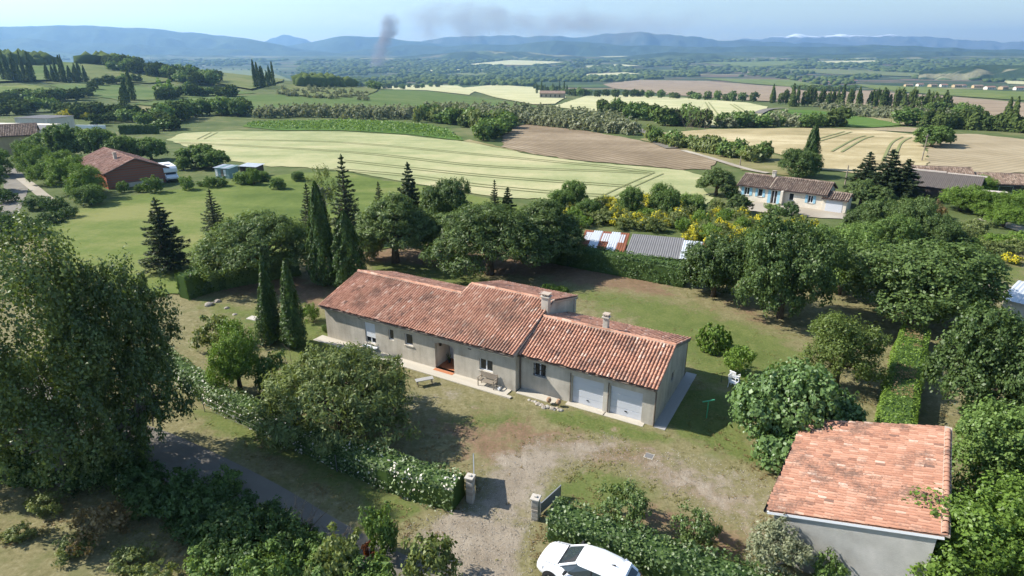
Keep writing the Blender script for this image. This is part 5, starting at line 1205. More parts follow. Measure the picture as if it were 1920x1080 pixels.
put_px('bush_green', 'sapling', 'leafy sapling at the road edge opposite the gate pillar', 'shrub', 718, 1040, 940, 88)
put_px('bush_red', 'red_plant', 'small reddish plant at the foot of the leafy sapling', 'plant', 692, 1045, 1012, 36)
put_px('bush_scrub', 'scrub_bush', 'rounded green bush beside the gravel entrance at bottom edge', 'shrub', 800, 1105, 1005, 135)
put_px('bush_dry', 'dry_bush', 'brown dried bush at the bottom left on the dry slope', 'shrub', 190, 1010, 950, 120)
many('bush_scrub', 'scrub_bush', 'scrubby low bush on the dry slope in the bottom left corner', 'shrub', [(90,960,1.2,1.0),(140,1040,1.0,1.0),(250,1070,1.3,1.1),(40,1010,.8,.8),(300,1100,1.2,1.0)], 'scrub on the dry slope')
# bare dead shrub
def bare_shrub(name, label, x, y, h, seed, n=26):
    rng = np.random.default_rng(seed); m = MB()
    for _ in range(n):
        d = Vector((rng.normal(0,.55), rng.normal(0,.55), rng.uniform(.6,1.2))).normalized(); l = h*rng.uniform(.5,1.1); b = Vector((rng.normal(0,.15),rng.normal(0,.15),0)); mid = b+d*l*.55; e = mid+(d+Vector((rng.normal(0,.3),rng.normal(0,.3),.1))).normalized()*l*.5
        m.tube([b, mid, e], [.03,.02,.006], 5, cap=False)
        for _k in range(3): q = mid.lerp(e, rng.uniform(0,.8)); m.tube([q, q+Vector((rng.normal(0,.25),rng.normal(0,.25),rng.uniform(.05,.3)))*l*.5], [.012,.004], 4, cap=False)
    o = m.build(name, 'bark_dry', None, True); o.location = (x,y,float(zt(x,y))); tag(o, label, 'shrub')
x, y = at(555,1010); bare_shrub('dead_shrub', 'bare brown dead shrub by the road in the bottom thicket', x, y, 2.2, 5)
x, y = at(566,745); bare_shrub('dead_branches', 'pale dead branches sticking out of the low pine crown', x, y, 3.6, 9, 5)
x, y = at(628,1040); bare_shrub('dead_shrub', 'thin grey dead twigs beside the pale scrubby bush', x, y, 1.6, 6, 14)
# ------------------------------------------------------------------ middle distance, right
put_px('cypress_b', 'cypress', 'big old cypress standing beside the golden wheat field', P_, 1516, 318, 232, 34)
put_px('oak_a', 'evergreen_oak', 'dark oak clump at the foot of the big old cypress', P_, 1498, 330, 278, 76)
put_px('pine_b', 'stone_pine', 'spreading dark pine left of the farmhouse', P_, 1342, 366, 312, 78)
put_px('pine_small', 'stone_pine', 'small umbrella pine on the farmhouse lawn', P_, 1384, 400, 361, 48)
put_px('bush_dark', 'shrub', 'dark shrub against the left gable of the farmhouse', 'shrub', 1368, 372, 346, 30)
put_px('bush_bright', 'young_conifer', 'yellow green pointed shrub left of the small umbrella pine', 'shrub', 1336, 392, 368, 12)
put_px('bush_green', 'shrub', 'low shrub bed in the gravel yard of the farmhouse', 'shrub', 1450, 400, 380, 46)
put_px('bush_dark', 'shrub', 'dark shrub at the right end of the farmhouse shrub bed', 'shrub', 1478, 404, 376, 40)
put_px('fir_c', 'fir_tree', 'leftmost of the three dark conifers by the long barn', P_, 1618, 358, 286, 64)
put_px('fir_c', 'fir_tree', 'tallest of the three dark conifers by the long barn', P_, 1656, 372, 282, 88)
put_px('fir_c', 'fir_tree', 'rightmost of the three dark conifers by the long barn', P_, 1688, 376, 300, 80)
put_px('pine_small', 'stone_pine', 'rounded pine in front of the three dark conifers', P_, 1612, 388, 332, 70)
put_px('pine_small', 'stone_pine', 'rounded pine right of the farm garage', P_, 1645, 392, 345, 64)
put_px('cypress_a', 'cypress', 'young thin cypress beside the gravel lane at right', P_, 1864, 416, 376, 12)
mid = 'trees between the large oaks and the farmhouse'
many('broad_a', 'garden_tree', 'leafy green tree in the belt below the farmhouse yard', 'tree', [(1530,475,3.6,2.4),(1600,480,4.2,2.6),(1670,470,5.0,2.8),(1420,470,2.8,2.0)], mid)
many('oak_a', 'garden_tree', 'dark green tree in the belt right of the farmhouse yard', 'tree', [(1640,440,5.6,2.8),(1700,455,5.5,2.8),(1755,470,4.6,2.6),(1615,435,3.6,2.4)], mid)
many('broad_b', 'garden_tree', 'bright green tree in front of the long barns', 'tree', [(1800,395,3.4,3.0),(1850,405,3.6,3.2),(1900,400,3.6,3.0),(1880,425,3.0,2.6),(1835,372,3.2,2.6)], mid)
many('bush_scrub', 'scrub_bush', 'scrubby bush in the rough ground below the barns', 'shrub', [(1720,425,2.2,2.0),(1760,440,2.2,2.0),(1690,405,2.4,2.2),(1795,450,2.0,2.2),(1830,440,2.2,2.0),(1730,395,2.2,2.0),(1840,470,1.8,1.8),(1900,470,1.8,2.2),(1870,480,2.0,2.0),(1660,405,2.0,1.8)], 'scrub below the barns')
many('bush_dry', 'dry_bush', 'rusty brown bush beside the lean-to shed', 'shrub', [(1752,408,2.4,1.4)], None)
many('bush_bright', 'light_bush', 'light green bush in the grass by the right edge', 'shrub', [(1790,505,1.8,2.2),(1870,465,2.0,2.4),(1915,460,2.0,2.2)], 'light bushes at the right edge')
many('bush_dark', 'dark_bush', 'dark bush in the grass left of the yellow broom at right edge', 'shrub', [(1830,492,1.4,1.7),(1855,498,1.3,1.6),(1805,478,2.2,1.8)], 'dark bushes at the right edge')
put_px('broom_full', 'broom', 'bright yellow broom bush in the grass at the right edge', 'shrub', 1895, 494, 474, 40)
# scrub with broom behind the sheds
rs = np.random.default_rng(77); SCR = 'scrub and broom behind the corrugated sheds'
def in_px_poly(n, poly, rng):
    A = np.array(poly, float); out = []
    while len(out) < n:
        p = rng.uniform(A.min(0), A.max(0))
        if in_poly(np.array([p[0]]), np.array([p[1]]), poly)[0]: out.append(p)
    return out
SCRUB_OUT = [(1040,395),(1130,385),(1230,380),(1340,395),(1420,415),(1500,425),(1470,450),(1400,470),(1320,480),(1240,445),(1160,430),(1080,425)]
for i, p in enumerate(in_px_poly(95, SCRUB_OUT, rs)):
    x, y = at(*p); k = rs.random()
    if k < .40: put('broom', 'broom', 'yellow flowering broom bush in the scrub behind the corrugated sheds', 'shrub', x, y, rs.uniform(1.3,2.2), rs.uniform(1.0,1.7), None, SCR)
    elif k < .56: put('broom_full', 'broom', 'broom bush covered in yellow flowers in the scrub behind the sheds', 'shrub', x, y, rs.uniform(1.2,1.8), rs.uniform(.9,1.4), None, SCR)
    elif k < .8: put('bush_scrub', 'scrub_bush', 'grey green scrub bush in the thicket behind the corrugated sheds', 'shrub', x, y, rs.uniform(1.5,2.6), rs.uniform(1.2,2.0), None, SCR)
    else: put('bush_bright', 'scrub_bush', 'bright green scrub bush in the thicket behind the corrugated sheds', 'shrub', x, y, rs.uniform(1.5,2.8), rs.uniform(1.1,1.8), None, SCR)
many('broad_a', 'scrub_tree', 'small tree rising from the scrub in front of the wheat field', 'tree', [(1050,400,3.6,2.2),(1075,392,4.2,2.2),(1180,402,3.6,2.0),(1235,398,4.4,1.8),(1250,405,3.6,2.0),(1300,400,3.2,2.0),(1100,410,3.2,2.0)], 'small trees in the scrub')
put_px('broom_full', 'broom', 'large yellow broom just below the farmhouse yard, left of the oak', 'shrub', 1440, 428, 406, 34)
put_px('broom_full', 'broom', 'yellow broom between oak crowns right of the farmhouse yard', 'shrub', 1524, 432, 410, 24)
many('bush_green', 'shrub', 'green shrub growing over the corrugated shed edge', 'shrub', [(1185,488,1.9,1.0),(1265,502,2.2,1.3),(1140,478,1.6,.8)], 'shrubs by the corrugated sheds')
# ------------------------------------------------------------------ middle distance, left
LB = 'trees round the brick house'
many('broad_c', 'garden_tree', 'dark leafy tree behind the brick house', 'tree', [(190,300,6.5,4.2),(235,302,6.2,4.0),(285,300,5.2,3.6),(130,300,7.0,4.4),(90,292,6.0,3.8),(375,312,4.6,4.2),(400,316,4.2,3.6)], LB)
many('broad_b', 'garden_tree', 'light green tree between the road and the brick house', 'tree', [(140,362,5.6,3.4),(165,372,5.2,3.0),(95,345,5.0,3.2),(70,330,5.6,3.2),(120,330,5.4,3.2)], LB)
many('broad_a', 'garden_tree', 'green tree along the lane left of the brick house', 'tree', [(60,310,5.0,3.0),(170,385,3.6,2.4)], LB)
many('bush_green', 'garden_bush', 'young green bush at the foot of the brick gable', 'shrub', [(232,360,2.4,1.3),(290,362,3.4,1.9),(352,357,2.8,1.6),(395,352,2.0,1.4),(415,350,2.2,1.6),(265,360,1.6,1.2),(380,350,1.4,1.2)], 'bushes along the meadow top')
many('broad_a', 'fruit_tree', 'small round fruit tree on the meadow', 'tree', [(345,319,2.6,1.6),(522,355,2.4,1.4),(560,340,1.8,1.3),(460,345,2.6,2.0),(492,340,2.2,1.6)], 'fruit trees on the meadow')
put_px('broad_b', 'fruit_tree', 'yellow green fruit tree in front of the small teal hut', P_, 476, 347, 316, 30)
many('bush_dark', 'lane_bush', 'dark bush in the thicket between lane and meadow at the left', 'shrub', [(75,392,2.4,2.2),(105,398,2.2,2.0),(30,425,2.6,2.4),(5,440,2.8,2.4),(60,440,2.4,2.2),(95,420,2.0,1.8),(130,408,1.8,1.6),(-20,405,3,2.4),(10,380,2.6,2.0)], 'thicket between lane and meadow')
many('broad_a', 'lane_tree', 'tree at the left edge beside the lane', 'tree', [(-10,330,6,3.4),(-25,360,6,3.4)], 'trees at the left edge by the lane')
# belts of trees further off: single meshes, a few pixels to a few dozen across
def belt(proto, name, label, cat, pts, n, h, r, jit, group, seed):
    rng = np.random.default_rng(seed); P = np.array(pts, float); seg = np.hypot(*np.diff(P, axis=0).T); cum = np.concatenate([[0], np.cumsum(seg)]); out = []
    for s in (np.arange(n)+rng.uniform(.1,.9,n))/n*cum[-1]:
        px = np.interp(s, cum, P[:,0])+rng.normal(0,jit*.5); py = np.interp(s, cum, P[:,1])+rng.uniform(-jit,jit)*.6; x, y = at(px, py)
        pr_ = proto if isinstance(proto, str) else proto[rng.integers(len(proto))]
        out.append(put(pr_, name, label, cat, x, y, rng.uniform(*h), rng.uniform(*r), rng.uniform(0,6.28), group))
    number(out)
OK2 = ['far_oak','far_oak2','far_oak']
belt(['far_oak','far_oak2','broad_c'], 'hedgerow_tree', 'oak in the belt between wheat field and left hillside', 'tree', [(300,232),(340,222),(395,212),(440,214),(470,216)], 20, (5.5,8), (3,4.4), 9, 'oak belt above the wheat', 301)
belt(OK2, 'hedgerow_tree', 'tree in the dark belt behind the pale halls', 'tree', [(0,215),(60,208),(110,205),(170,225),(230,220),(290,235)], 24, (4.5,7), (2.8,4), 12, 'trees behind the halls', 302)
belt(OK2, 'hedgerow_tree', 'tree in the thicket in front of the vineyard slope', 'tree', [(180,236),(230,228),(270,225),(330,240),(300,248)], 12, (3.5,5.5), (2.4,3.4), 6, 'thicket trees', 303)
belt(OK2, 'hedgerow_tree', 'bush or tree in the hedge at the foot of the left hill', 'tree', [(300,190),(340,180),(400,178),(440,182)], 14, (5,8), (3,4.5), 5, 'hedge at the hill foot', 304)
belt(OK2, 'hedgerow_tree', 'tree in the hedge across the middle of the left hill', 'tree', [(0,192),(30,186),(90,192),(150,188),(190,158),(260,156)], 18, (4,7), (3,4), 5, 'hedges on the hill', 305)
x, y = at(312,186); put('far_bright', 'poplar', 'pale feathery tree standing out on the left hill foot', 'tree', x, y, 12, 5.0)
belt(OK2, 'wood_tree', 'tree of the wood on the crest of the left hill', 'tree', [(-60,112),(40,106),(120,108),(200,116),(300,118),(380,128)], 60, (8,12), (4.5,6.5), 6, 'wood on the hill crest', 306)
belt(OK2, 'wood_tree', 'tree of the wood running down the left hill', 'tree', [(200,122),(250,134),(300,142),(350,152),(410,160)], 60, (7,11), (4,6), 10, 'wood on the hill slope', 307)
belt(OK2, 'wood_tree', 'tree on the right shoulder of the left hill', 'tree', [(380,132),(440,126),(500,130),(560,145),(640,150)], 30, (4.5,10), (3.2,6), 9, 'trees on the hill shoulder', 308)
belt('far_cypress', 'cypress', 'dark cypress of the row on the crest of the left hill', 'tree', [(265,112),(310,116),(368,124)], 16, (11,15), (1.6,2.4), 2, 'crest cypresses', 309)
belt('far_cypress', 'cypress', 'dark cypress of the left row on the hillside', 'tree', [(5,152),(20,154),(66,153)], 9, (8,17), (1.4,2.2), 1.5, 'left hillside cypress row', 310)
belt('far_cypress', 'cypress', 'dark cypress of the second row on the hillside', 'tree', [(90,152),(130,154),(166,152)], 10, (7,16), (1.4,2.2), 1.5, 'second hillside cypress row', 311)
belt('far_cypress', 'cypress', 'dark cypress of the tall group on the knoll', 'tree', [(476,166),(495,164),(506,162),(518,160)], 7, (10,18), (1.8,2.6), 1, 'knoll cypresses', 312)
for px, py, h, w_ in ((238,192,11,'middle'),(249,188,15,'tallest'),(233,200,8,'shortest')): x, y = at(px,py); put('far_cypress','cypress',w_+' of the three dark cypresses at the hill foot','tree',x,y,h,2.2,None,'hill foot cypresses')
belt(['far_oak','far_oak2','far_bush'], 'hedgerow_tree', 'oak in the belt between vineyard and ploughed field', 'tree', [(785,226),(830,228),(880,236),(925,240),(960,232)], 34, (4.5,7), (2.6,3.8), 6, 'oak belt by the ploughed field', 313)
belt(['far_oak2','far_oak'], 'hedgerow_tree', 'tree in the spur running down the ploughed field edge', 'tree', [(960,236),(930,252),(908,266)], 16, (4.5,6.5), (2.6,3.6), 5, 'spur of trees at the ploughed field', 314)
belt('far_olive', 'olive_tree', 'grey green olive of the row behind the near vineyard', 'tree', [(480,222),(560,219),(640,222),(700,223),(770,224)], 30, (4.2,5.4), (2.2,2.8), 1.5, 'olive row behind the vineyard', 315)
belt('far_olive', 'olive_tree', 'grey green olive in the second row behind the near vineyard', 'tree', [(500,214),(600,212),(700,214),(780,214)], 30, (4,5), (2.2,2.8), 1.5, 'second olive row', 316)
for k in range(6):
    f = k/5; belt('far_olive', 'olive_tree', ['farthest','second','third','fourth','fifth','nearest'][k]+' row of the olive grove above ploughed field: olive', 'tree', [(790+f*100,206+f*13),(960+f*30,206+f*28),(1080+f*50,218+f*30),(1150+f*50,228+f*26)], 24, (4,5.2), (2.2,2.9), 1.2, 'olive grove above the ploughed field', 320+k)
belt('far_olive', 'olive_tree', 'small olive on the knoll right of the cypress group', 'tree', [(520,172),(600,168),(690,178),(640,186),(560,180),(520,178),(600,175),(700,190)], 46, (2.6,4), (1.5,2.3), 5, 'olives on the knoll', 330)
for k in range(5):
    f = k/4; belt('far_olive', 'olive_tree', ['farthest','second','third','fourth','nearest'][k]+' row of the pale grove at right: olive', 'tree', [(1520+f*60,200+f*18),(1640+f*60,207+f*18),(1780+f*20,221+f*16)], 17, (3.2,4.4), (2,2.8), 1.2, 'pale olive grove at right', 340+k)
belt(OK2, 'hedgerow_tree', 'tree of the copse at the wheat corner near the bare trees', 'tree', [(1120,212),(1160,216),(1200,224),(1250,234),(1320,236)], 26, (5,8), (3,4.2), 6, 'copse near the bare trees', 350)
belt(['far_bush','far_oak2'], 'hedgerow_bush', 'bush in the hedge along the dry bank', 'shrub', [(1215,262),(1250,272),(1300,280),(1350,292),(1400,300),(1440,302)], 30, (2.6,4.6), (1.8,3), 5, 'hedge along the dry bank', 351)
belt(['far_olive','far_oak2'], 'hedgerow_tree', 'tree in the hedge on the far side of the golden wheat', 'tree', [(1345,238),(1400,238),(1460,236),(1520,238),(1580,234)], 30, (3.4,6), (2.4,3.6), 4, 'hedge beyond golden wheat', 352)
belt(['far_cypress','far_cypress','far_oak'], 'cypress', 'dark tree of the long row in front of the brown field', 'tree', [(1440,192),(1460,194),(1490,200),(1560,198),(1620,202),(1690,206),(1780,212)], 38, (8,14), (1.8,3), 2, 'long dark row at right', 353)
belt(['far_oak','far_cypress'], 'windbreak_tree', 'dark tree of the windbreak at the right edge', 'tree', [(1730,240),(1790,242),(1850,244),(1930,250)], 34, (4.5,6.5), (1.8,2.6), 2, 'windbreak at the right edge', 354)
belt(OK2, 'hedgerow_tree', 'round tree behind the windbreak at the right', 'tree', [(1740,214),(1790,216),(1830,224)], 14, (5,7), (3.2,4.2), 3, 'trees behind the windbreak', 355)
belt(OK2, 'hedgerow_tree', 'tree round the stone farm in the wheat', 'tree', [(1000,168),(1030,172),(1060,176),(1090,182),(1110,180)], 18, (6,10), (3,4.5), 3, 'trees round the stone farm', 356)
belt('far_cypress', 'cypress', 'dark cypress beside the stone farm', 'tree', [(1004,176),(1020,172),(1070,176)], 8, (9,14), (1.8,2.4), 2, 'cypresses by the stone farm', 357)
belt(OK2, 'hedgerow_tree', 'round tree along the lane beyond the pale wheat', 'tree', [(1110,181),(1180,182),(1240,184),(1300,186),(1420,192)], 18, (6,9), (3.5,5), 2, 'lane trees beyond the wheat', 358)
belt(OK2, 'hedgerow_tree', 'tree of the copse in the middle of the far brown field', 'tree', [(1485,168),(1540,172),(1600,172)], 22, (7,10), (5,7), 2, 'copse in the brown field', 359)
belt(OK2, 'hedgerow_tree', 'tree along the near edge of the far plain', 'tree', [(560,158),(640,162),(700,166),(730,168),(820,162),(870,160)], 26, (7,11), (4,6), 3, 'edge trees of the plain', 360)
x, y = at(1746,276); put('broad_c', 'field_tree', 'lone spreading tree where golden wheat meets stubble', 'tree', x, y, 5.6, 4.6)
x, y = at(1762,272); put('broad_c', 'field_tree', 'second tree touching the lone spreading field tree', 'tree', x, y, 4.6, 3.2)
x, y = at(1700,236); put('far_oak2', 'field_tree', 'round tree in front of the pale olive grove', 'tree', x, y, 7, 5.5)
x, y = at(1568,237); put('far_oak', 'field_tree', 'dense dark tree at the corner of the green vineyard', 'tree', x, y, 8, 4.5)
for px, py in ((1886,225),(1900,222)): x, y = at(px, py); put('far_cypress', 'cypress', 'lone dark poplar at the right edge before the brown field', 'tree', x, y, 9, 1.9, None, 'poplars at the right edge')
for i, px in enumerate((1287,1298,1311,1322)):
    x, y = at(px, 243); bare_shrub('bare_tree', ['tallest','second','third','rightmost'][i]+' bare dead tree trunk of the group by the pale wheat', x, y, [13,10,12,7][i], 40+i, 7); bpy.context.scene.collection.objects[-1]
belt(['broom_full','bush_scrub'], 'broom', 'yellow broom on the bank behind the pale halls', 'shrub', [(112,224),(140,220),(165,224)], 12, (2.2,3.2), (2.2,3.2), 3, 'broom bank on the left', 361)
# woods of the plain: one mass
def plain_wood():
    rng = np.random.default_rng(401); base = bmesh.new(); bmesh.ops.create_icosphere(base, subdivisions=1, radius=1.0); bv = np.array([v.co[:] for v in base.verts]); bf = np.array([[v.index for v in f.verts] for f in base.faces]); base.free()
    V, F = [], []; no = 0
    strips = [((560,1000),(124,164),2000),((1000,1320),(122,154),1500),((1300,1980),(117,160),2400),((0,700),(112,124),600),((640,1980),(112,124),1700)]
    clear = [[(870,122),(960,113),(1060,117),(1000,123)],[(1310,147),(1480,150),(1545,161),(1500,165),(1400,157)],[(1600,158),(1760,166),(1990,176),(1990,194),(1750,178)],[(1310,118),(1480,115),(1510,121),(1400,127)],[(1430,129),(1580,131),(1760,140),(1740,145),(1560,140)],[(1740,141),(1880,146),(1900,153),(1800,149)],[(1130,160),(1200,149),(1320,151),(1420,159),(1600,169),(1980,196),(1980,230),(1400,190)],[(1080,141),(1170,136),(1210,140),(1130,145)],[(672,166),(780,159),(860,160),(1000,162),(1000,190),(672,190)],[(1240,146),(1320,143),(1420,153),(1420,165),(1240,160)],[(1600,148),(1980,158),(1980,172),(1600,160)],[(1880,152),(2000,156),(2000,163),(1890,158)],[(1510,116),(1640,114),(1660,118),(1560,121)]]
    for (xa, xb), (ya, yb), n in strips:
        px = rng.uniform(xa, xb, n); py = rng.uniform(ya, yb, n); den = vnoise(px/60+3, py/5+3, 402, 3) > -.18
        for cl in clear: den &= ~in_poly(px, py, cl)
        for a, b in zip(px[den], py[den]):
            x, y = at(a, b); d = math.hypot(x, y); r = max(4.5, d*.0032)*rng.uniform(.7,1.4); h = rng.uniform(6,10)*(1 if d < 2500 else 1.2); k = bv*np.array([r*rng.uniform(1,1.9), r, h*.62])*(1+rng.normal(0,.16,(len(bv),1)))
            V.append(k+np.array([x, y, float(zt(x,y))+h*.4])); F.append(bf+no); no += len(bv)
    V = np.concatenate(V); F = np.concatenate(F); me = bpy.data.meshes.new('wood'); me.vertices.add(len(V)); me.vertices.foreach_set('co', V.astype(np.float32).ravel()); me.loops.add(F.size); me.loops.foreach_set('vertex_index', F.ravel().astype(np.int32)); me.polygons.add(len(F)); me.polygons.foreach_set('loop_start', np.arange(0,F.size,3,dtype=np.int32)); me.materials.append(M['leaf_far']); me.update(calc_edges=True); TRI[0] += len(F)
    o = obj('distant_woodland', me); o['kind'] = 'stuff'; o['label'] = 'dark woodland covering the far plain'; o['category'] = 'woodland'
plain_wood()
# vine rows on the nearer vineyard
def vines():
    rng = np.random.default_rng(411); poly = G((462,238),(475,231),(640,227),(720,229),(800,236),(838,246),(862,262),(760,251),(640,244),(520,243)); A = np.array(poly); ang = R(-6); c, s = math.cos(ang), math.sin(ang); pts = []
    lo, hi = A.min(0)-5, A.max(0)+5
    U = np.arange(-200, 200, .8); mid_ = (lo+hi)/2
    for v in np.arange(-120, 120, 2.3):
        x = mid_[0]+U*c-v*s; y = mid_[1]+U*s+v*c; k = in_poly(x, y, poly); pts.append(np.column_stack([x[k], y[k]]))
    P = np.concatenate(pts); P = np.repeat(P, 4, 0)+rng.normal(0,.22,(len(P)*4,2)); Z = zt(P[:,0],P[:,1])+rng.uniform(.3,1.1,len(P)); V = leaf_quads(np.column_stack([P,Z]), np.tile([0,0,1.],(len(P),1)), .6, .8, rng); TRI[0] += len(V)//2
    o = obj('vine_rows', quads_mesh(V, 4, 'leaf_vine')); o['kind'] = 'stuff'; o['label'] = 'bright green vine rows between olive row and wheat'; o['category'] = 'vines'
vines()
# grass tufts and weeds on the ground round the house
def tufts():
    rng = np.random.default_rng(421); px = rng.uniform(-20,1900,9000); py = 500+580*rng.random(9000)**.8; keep = []
    D_ = np.stack(np.broadcast_arrays((px-960)/FPX, CP+(540-py)/FPX*SP, -SP+(540-py)/FPX*CP),1); t_ = -CAMZ/D_[:,2]; x = D_[:,0]*t_; y = D_[:,1]*t_
    lx = (x-HX)*HCA-(y-HY)*HSA; ly = (x-HX)*HSA+(y-HY)*HCA; ok = ~((lx > ML-.8) & (lx < .9) & (ly > -1.4) & (ly < 9.6))
    for poly, fe, *wt in MASKS['gravel'][:4]: ok &= ~(in_poly(x,y,poly) & (rng.random(len(x)) < .92))
    road = np.array([at(*p) for p in [(40,712),(170,795),(295,845),(460,930),(608,1022),(760,1105),(950,1205)]])
    for a, b in zip(road[:-1], road[1:]):
        ab = b-a; q = np.clip(((x-a[0])*ab[0]+(y-a[1])*ab[1])/(ab@ab),0,1); ok &= np.hypot(x-a[0]-q*ab[0], y-a[1]-q*ab[1]) > 2.0
    ok &= vnoise(x*.5+60, y*.5+60, 422, 4) > -.05
    x, y = x[ok], y[ok]; n = len(x); k = 7; P = np.repeat(np.column_stack([x,y,zt(x,y)+.035]), k, 0)+rng.normal(0,.09,(n*k,3))*np.array([1,1,.12]); N = np.tile([0,0,1.],(n*k,1))
    V = leaf_quads(P, N, .11, .42, rng, .5); g = vnoise(x*.25+20, y*.25+20, 423, 3); mi = np.repeat((g < -.02).astype(int), k); TRI[0] += len(V)//2
    o = obj('grass_tufts', quads_mesh(V, 4, ['leaf_tuft','leaf_dry'], mi)); o['kind'] = 'stuff'; o['label'] = 'scattered weeds and dry grass tufts on lawn and yard'; o['category'] = 'grass'
tufts()
def gravel_stones():
    rng = np.random.default_rng(431); n = 2600; P = []
    for poly, fe, *wt in MASKS['gravel'][:3]:
        A = np.array(poly); q = rng.uniform(A.min(0)-.5, A.max(0)+.5, (n,2)); P.append(q[poly_dist(q[:,0], q[:,1], poly) > -.5])
    P = np.concatenate(P); r = rng.uniform(.012,.034,len(P)); o8 = np.array([(1,0,0),(0,1,0),(-1,0,0),(0,-1,0),(0,0,.7)]); ang = rng.uniform(0,6.3,len(P)); V = []
    c, s_ = np.cos(ang), np.sin(ang); T = []
    for v in o8: T.append(np.stack([P[:,0]+r*(v[0]*c-v[1]*s_)*1.3, P[:,1]+r*(v[0]*s_+v[1]*c), zt(P[:,0],P[:,1])+.01+r*v[2]], 1))
    V = np.concatenate([np.stack([T[a], T[b], T[4]], 1) for a, b in ((0,1),(1,2),(2,3),(3,0))], 1).reshape(-1, 3); TRI[0] += len(V)//3
    o = obj('gravel_stones', quads_mesh(V, 3, 'pebble')); o['kind'] = 'stuff'; o['label'] = 'loose gravel stones on the drive and yard'; o['category'] = 'gravel'
t = NT('pebble'); t.surf(t.ramp(t.island(), [(0,(.15,.125,.097)),(.6,(.29,.255,.205)),(1,(.48,.44,.38))]), .9, spec=.1)
gravel_stones()
